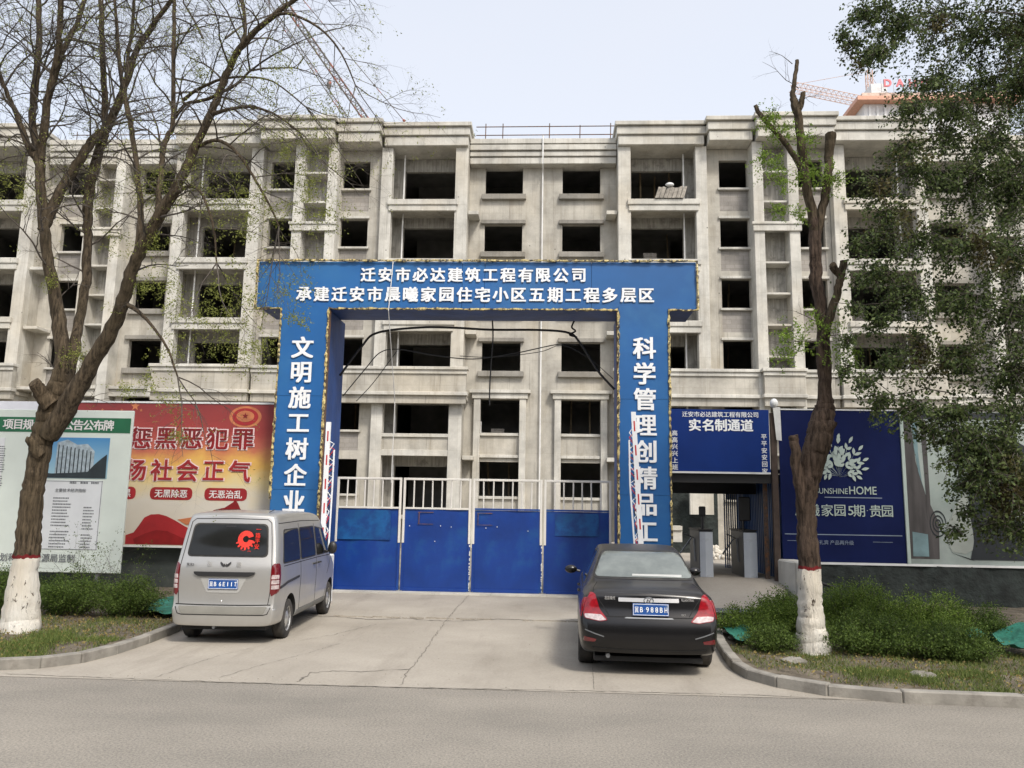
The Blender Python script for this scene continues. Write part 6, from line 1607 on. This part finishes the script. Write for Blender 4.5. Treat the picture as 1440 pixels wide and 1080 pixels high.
# two long hanging sprays reaching left under the parapet band
for P in ([(5.2, 10.4, 3.5), (4.9, 10.4, 3.55), (4.5, 10.4, 3.45), (4.2, 10.4, 3.7), (4.0, 10.4, 3.95)], [(5.0, 10.6, 4.9), (4.6, 10.6, 4.75), (4.2, 10.6, 4.72), (3.85, 10.6, 4.75)]):
    P = [Vector(p) for p in P]; tw.seg(P, [.012, .01, .008, .006, .004][:len(P)], 4)
    for i in range(150):
        t = rr.uniform(0, len(P)-1.01); k = int(t); p = P[k].lerp(P[k+1], t-k); C.append((p.x+rr.gauss(0, .05), p.y+rr.gauss(0, .05), p.z+rr.gauss(-.04, .05)))
tw.build('branches', MT['twig'], tp, at)
leaf_cloud('leaves', C, .046, MT['leaf_dark'], tp, at, 4, .62, -.5, .5)
NLEAF = len(C)

# ------------------------------------------------------------------ shrubs
def shrub(x, y, rx, ry, h, n, lab, m_, size=.024, group=None, seed=0, z0=.1):
    root = empty('shrub', (x, y, z0), label=lab, cat='shrub', group=group); rr = random.Random(seed); tw = Twigs(); C = []
    ns = int(110*rx/.7)
    for k in range(ns):
        a = rr.uniform(0, 6.283); q = math.sqrt(rr.random()); bx_, by_ = .35*q*rx*math.cos(a), .35*q*ry*math.sin(a)
        ex, ey = q*rx*math.cos(a), q*ry*math.sin(a); bump = 1+.28*noise.noise(Vector((ex*2.6+x, ey*2.6+y, seed)))
        hz = .9*h*math.sqrt(max(.05, 1-q*q*.82))*bump*rr.uniform(.55, 1.08)
        P = [Vector((bx_, by_, 0))]; n_l = int(n*1.6)
        for i in range(1, 6):
            t = i/5; P.append(Vector((bx_+(ex-bx_)*t**1.2+rr.gauss(0, .02), by_+(ey-by_)*t**1.2+rr.gauss(0, .02), hz*t**.85)))
        tw.seg(P, [.006, .005, .004, .0035, .003, .002], 3)
        m = int(n_l/ns)
        for j in range(m):
            t = 5*rr.random()**.6; i = min(4, int(t)); p = P[i].lerp(P[i+1], t-i); sg = .05
            C.append((p.x+rr.gauss(0, sg), p.y+rr.gauss(0, sg), max(.01, p.z+rr.gauss(0, sg*.8))))
    tw.build('stems', MT['twig'], root, (0, 0, 0)); leaf_cloud('leaves', C, size*1.18, m_, root, (0, 0, 0), seed+100, .5, .5)
    return root
gR = 'clipped shrubs of the right hedge'; gL = 'shrubs of the left hedge'
shrub(2.98, 12.3, .50, .5, .50, 7000, 'low shrub at the left end of the right hedge beside the black car', MT['leaf_shrub'], .024, gR, 1)
shrub(3.65, 12.6, .62, .55, .72, 12000, 'green shrub just behind the white painted pollarded trunk', MT['leaf_shrub'], .024, gR, 2)
shrub(4.55, 12.3, .75, .6, .92, 17000, 'tallest bright green shrub of the right hedge, right of the painted trunk', MT['leaf_shrub'], .024, gR, 3)
shrub(5.5, 12.1, .70, .6, .80, 14000, 'bright green shrub near the middle of the right hedge', MT['leaf_shrub'], .024, gR, 4)
shrub(4.35, 11.1, .75, .55, .55, 14000, 'dark lower shrub in front of the right hedge beside the painted trunk', MT['leaf_shrub_dark'], .024, gR, 5)
shrub(5.25, 10.9, .68, .55, .45, 12000, 'dark low shrub at the front right of the hedge above the grass', MT['leaf_shrub_dark'], .024, gR, 6)
shrub(3.05, 11.3, .42, .45, .34, 6000, 'small dark shrub left of the painted trunk near the kerb', MT['leaf_shrub_dark'], .022, gR, 7)
shrub(6.25, 12.4, .65, .55, .62, 9000, 'shrub behind the heaped green netting on the right', MT['leaf_shrub_dark'], .024, gR, 8)
shrub(7.6, 11.6, .8, .6, .62, 9000, 'shrub at the far right edge beyond the green netting', MT['leaf_shrub_dark'], .024, gR, 9)
shrub(-7.75, 12.9, .72, .6, .80, 14000, 'dense shrub under the notice board beside the left painted trunk', MT['leaf_shrub_dark'], .024, gL, 10)
shrub(-6.75, 12.8, .62, .55, .70, 12000, 'rounded shrub at the right end of the left hedge near the van', MT['leaf_shrub_dark'], .024, gL, 11)
shrub(-9.0, 12.8, .75, .6, .85, 12000, 'shrub at the far left edge behind the painted trunk', MT['leaf_shrub_dark'], .024, gL, 12)
# thin saplings in front of the notice board
for k, (x, y, h_, lab) in enumerate(((-8.35, 14.2, 1.05, 'thin leafless sapling in front of the notice board, nearest the trunk'), (-7.75, 14.1, .95, 'thin sapling in front of the small print of the notice board'))):
    root = empty('sapling', (x, y, .1), label=lab, cat='sapling'); tw = Twigs(); tips = []
    for s in range(5): grow(tw, rr, Vector((rr.gauss(0, .12), 0, 0)), Vector((rr.gauss(0, .3), rr.gauss(0, .2), 1)), h_, .006, 0, tips, 0, .7, (4, 3))
    tw.build('stems', MT['twig'], root, (0, 0, 0))
    C = [np.array(p)+g.normal(size=3)*.03 for p in tips for _ in range(5)]; leaf_cloud('leaves', C, .03, MT['leaf_shrub_dark'], root, (0, 0, 0), 200+k, .5)
# ------------------------------------------------------------------ grass, weeds and litter
def blades(name, spots, n, m_, hgt, seed, lab):
    g_ = np.random.default_rng(seed); P = []
    while len(P) < n:
        x0, x1, y0, y1 = spots[g_.integers(len(spots))]; x = g_.uniform(x0, x1); y = g_.uniform(y0, y1)
        if noise.noise(Vector((x*1.6, y*1.6, seed))) + .25*g_.normal() < .02: continue
        if not bed_ok(x, y): continue
        P.append((x, y, .09+.07*noise.noise(Vector((x*1.3, y*1.3, 2 if x > 0 else 1)))))
    P = np.array(P); n = len(P); a = g_.uniform(0, 6.28, n); h_ = hgt*g_.uniform(.4, 1.3, n); l_ = g_.normal(size=(n, 2))*h_[:, None]*.45
    w_ = .0035+.002*g_.random(n); V = np.empty((n, 3, 3)); dx = np.stack([np.cos(a)*w_, np.sin(a)*w_, np.zeros(n)], 1)
    V[:, 0] = P-dx; V[:, 1] = P+dx; V[:, 2] = P+np.stack([l_[:, 0], l_[:, 1], h_], 1)
    me = bpy.data.meshes.new(name); me.from_pydata(V.reshape(-1, 3).tolist(), [], [(3*i, 3*i+1, 3*i+2) for i in range(n)]); me.materials.append(m_); me.update()
    return tag(link_mesh(name, me), lab, 'grass', kind='stuff')
def bed_ok(x, y):
    if x > 0: return y > 8.95 and x > (2.5 if y > 9.9 else 2.5+(9.9-y)*1.1 if y > 9.3 else 3.2+(9.3-y)*3) and x > 2.5
    return y > 9.3 and x < lft(y)-.16
blades('grass', [(-9.5, -5.6, 9.3, 12.5), (-8, -5.6, 9.5, 11)], 15000, MT['grass'], .06, 1, 'short patchy grass and weeds behind the left kerb')
blades('grass', [(2.5, 7.5, 9.0, 11.5), (3.5, 8, 8.95, 10)], 22000, MT['grass'], .055, 2, 'short grass and weeds behind the right kerb')
g_ = np.random.default_rng(8); P = []
while len(P) < 4200:
    x, y = (g_.uniform(-8.5, -5.6), g_.uniform(9.4, 13)) if g_.random() < .55 else (g_.uniform(2.5, 7), g_.uniform(9, 11.5))
    if bed_ok(x, y): P.append((x, y, .11+.07*noise.noise(Vector((x*1.3, y*1.3, 2 if x > 0 else 1)))))
o = leaf_cloud('leaf_litter', P, .035, MT['litter'], None, (0, 0, 0), 9, .6, 0); tag(o, 'dry fallen leaves on the soil behind the kerbs', 'leaf litter')
# grit along the seam of road and apron
C = [(rr.uniform(-6, 6.5), rr.gauss(8.84, .12), .004) for _ in range(360)] + [(rr.uniform(-5, 2), rr.uniform(9, 17), .008) for _ in range(110)] + [(rr.uniform(-6, 6), rr.uniform(4, 8.8), .004) for _ in range(60)]
mb = MB()
for x, y, z in C:
    s_ = rr.uniform(.003, .010); z = apz(x, y)+.0 if y > 8.9 else 0
    mb.add([(x-s_, y, z), (x, y-s_, z), (x+s_, y, z), (x, y+s_, z), (x, y, z+s_)], [(0, 1, 4), (1, 2, 4), (2, 3, 4), (3, 0, 4)])
tag(mb.build('grit', MT['ground'], fix=False), 'loose grit scattered over the road and apron', 'grit', kind='stuff')

# ================================================================== FAR THINGS
MT['crane_grey'] = mat('crane_grey', (.13, .12, .11), .6, var=.2, dirt=(.30, .09, .06), dth=(.53, .58), ds=.8)
MT['hazy_crane_orange'] = mat('hazy_crane_orange', (.60, .42, .34), .6, var=.1)  # orange made paler, distance haze mixed into the colour
def lattice(mb, a, b, wd, n, r_, up=Vector((0, 1, 0))):
    a, b = Vector(a), Vector(b); t = (b-a).normalized(); s1_ = t.cross(up).normalized()*wd/2; s2_ = t.cross(s1_).normalized()*wd/2
    cs = [s1_+s2_, s1_-s2_, -s1_-s2_, -s1_+s2_]
    for c in cs: mb.tube([a+c, b+c], r_, 5)
    for i in range(n):
        p, q = a.lerp(b, i/n), a.lerp(b, (i+1)/n)
        for k in range(4):
            mb.tube([p+cs[k], q+cs[(k+1) % 4]], r_*.5, 4); mb.tube([q+cs[k], q+cs[(k+1) % 4]], r_*.5, 4)
bc = empty('boom_crane', (0, 60, 0), label='lattice crane boom leaning behind the roof above the left part of the building', cat='crane')
def on(p, q, t): return tuple(p[i]+(q[i]-p[i])*t for i in range(3))
c0, c1 = (-15.14, 60, 32.93), (-22.04, 60, 42.74)
foot, head = on(c0, c1, -3.4), on(c0, c1, 2.1)
mb = MB((0, 60, 0)); lattice(mb, foot, head, .42, 80, .055); mb.build('boom', MT['crane_grey'], bc)
d0, d1 = (-16.6, 60, 32.82), (-22.57, 60, 41.45)
mb = MB((0, 60, 0)); lattice(mb, on(d0, d1, -3.6), on(d0, d1, 2.3), .26, 80, .035); mb.build('back_stay', MT['crane_grey'], bc)
p0, p1 = (-11.9, 60, 32.67), (-18.29, 60, 40.43)
MB((0, 60, 0)).tube([on(p0, p1, -3.9), on(p0, p1, 2.8)], .035, 5).build('pendant_cable', MT['crane_grey'], bc)
for t in (.02, .42, .85): MB((0, 60, 0)).ball(on(p0, p1, t), .12, 6, 4).build('cable_coupling', MT['crane_grey'], bc)
MB((0, 60, 0)).box(foot[0]-2, foot[0]+3, 58.5, 61.5, .2, 3).build('carriage', MT['hazy_crane_orange'], bc)
MB((0, 60, 0)).ball((-18.3, 59.8, 35.9), .3, 7, 5, (.7, .5, 1.5)).build('pulley_block', MT['crane_grey'], bc)
# distant tower building with red roof letters and orange eave
fb = empty('roof_lantern_building', (52, 110, 0), label='distant white building top with an orange eave and red roof letters at upper right', cat='building'); A = (52, 110, 0)
MT['far_white'] = mat('far_white_wall', (.70, .70, .70), .8, var=.08, dirt=(.45, .45, .46), dth=(.5, .7), ds=.4)
box('wall', 45.6, 66, 110, 122, 0, 60.6, MT['far_white'], fb, 0, A)
for k in range(14): box('wall_rib', 46.2+k*1.1, 46.5+k*1.1, 109.8, 109.99, 40, 60.3, MT['far_white'], fb, 0, A)
box('eave', 44.2, 67.5, 108.6, 123, 60.62, 61.2, mat('hazy_orange_eave', (.60, .32, .22), .6, var=.1), fb, 0, A)  # eave colour already faded by the haze of distance
box('parapet', 45.2, 66.5, 109.4, 122, 61.21, 62.1, mat('tan_parapet', (.58, .46, .38), .7, var=.2), fb, 0, A)
box('lift_house', 47.2, 49.5, 111, 114, 62.11, 64.4, MT['far_white'], fb, 0, A)
for i, c in enumerate('DAHU'): text(c, 48.6+i*1.75-52, -1.2, 63.2, 1.45, mat('hazy_red', (.60, .16, .18), .6) if i == 0 else bpy.data.materials['hazy_red'], fb, 'roof_letter', .04, .15)
for i in range(5): MB(A).tube([(47.9+i*1.75, 109.2, 62.1), (47.9+i*1.75, 109.2, 64)], .06, 4).build('letter_post', MT['white'], fb)
tc_ = empty('tower_crane', (60, 150, 0), label='distant tower crane with a pale orange jib reaching left above the roof', cat='crane'); A = (60, 150, 0)
mb = MB(A); lattice(mb, (48, 150, 85.8), (66, 150, 81.5), 1.5, 18, .07); mb.build('jib', MT['hazy_crane_orange'], tc_)
mb = MB(A); lattice(mb, (63.5, 150, 0), (63.5, 150, 83), 1.8, 40, .12, Vector((0, 1, 0))); mb.build('mast', MT['hazy_crane_orange'], tc_)
MB(A).tube([(50, 150, 86.5), (63.5, 150, 89), (66, 150, 84)], .05, 4).build('tie_bar', MT['hazy_crane_orange'], tc_)
mb = MB(A); lattice(mb, (63.5, 150, 83), (63.5, 150, 89), 1.0, 4, .1, Vector((0, 1, 0))); mb.build('peak', MT['hazy_crane_orange'], tc_)

# ================================================================== ADDED ACROSS THE STREET (behind the camera, to be reflected in glass and paint)
ob_ = empty('reflection_building', (0, -26, 0), label='plain tan apartment block added for reflections across the street behind the viewer', cat='building'); A = (0, -26, 0)
MT['tan_wall'] = mat('tan_wall', (.26, .22, .17), .85, var=.15)
box('wall', -34, 34, -34, -26, 0, 15, MT['tan_wall'], ob_, 0, A)
for fl_ in range(5):
    for i in range(22):
        box('window', -32.5+i*3, -31+i*3, -25.99, -25.95, 1+fl_*2.9, 2.5+fl_*2.9, MT['van_glass'], ob_, 0, A)
for k in range(9):  # unseen trees, added to darken reflections in paint and glass
    x = -22+k*5.6+rr.uniform(-.6, .6); r0 = empty('tree', (x, -15.5, 0), label='leafy tree added for reflections across the street behind the viewer, number %s from the west end' % ('one two three four five six seven eight nine'.split()[k]), cat='tree', group='trees added across the street for reflections')
    MB().tube([(0, 0, 0), (.1, 0, 2), (0, .1, 4.5)], [.2, .15, .08], 8).build('trunk', MT['bark'], r0, smooth=True)
    cc = g_.normal(size=(5200, 3)); cc /= np.linalg.norm(cc, axis=1)[:, None]; cc = cc*(g_.random((5200, 1))**.4)*np.array((2.5, 2.2, 2.6))+np.array((0, 0, 5.2))
    leaf_cloud('crown', cc, .22, MT['leaf_dark'], r0, (0, 0, 0), 300+k, .7)
flush_text()
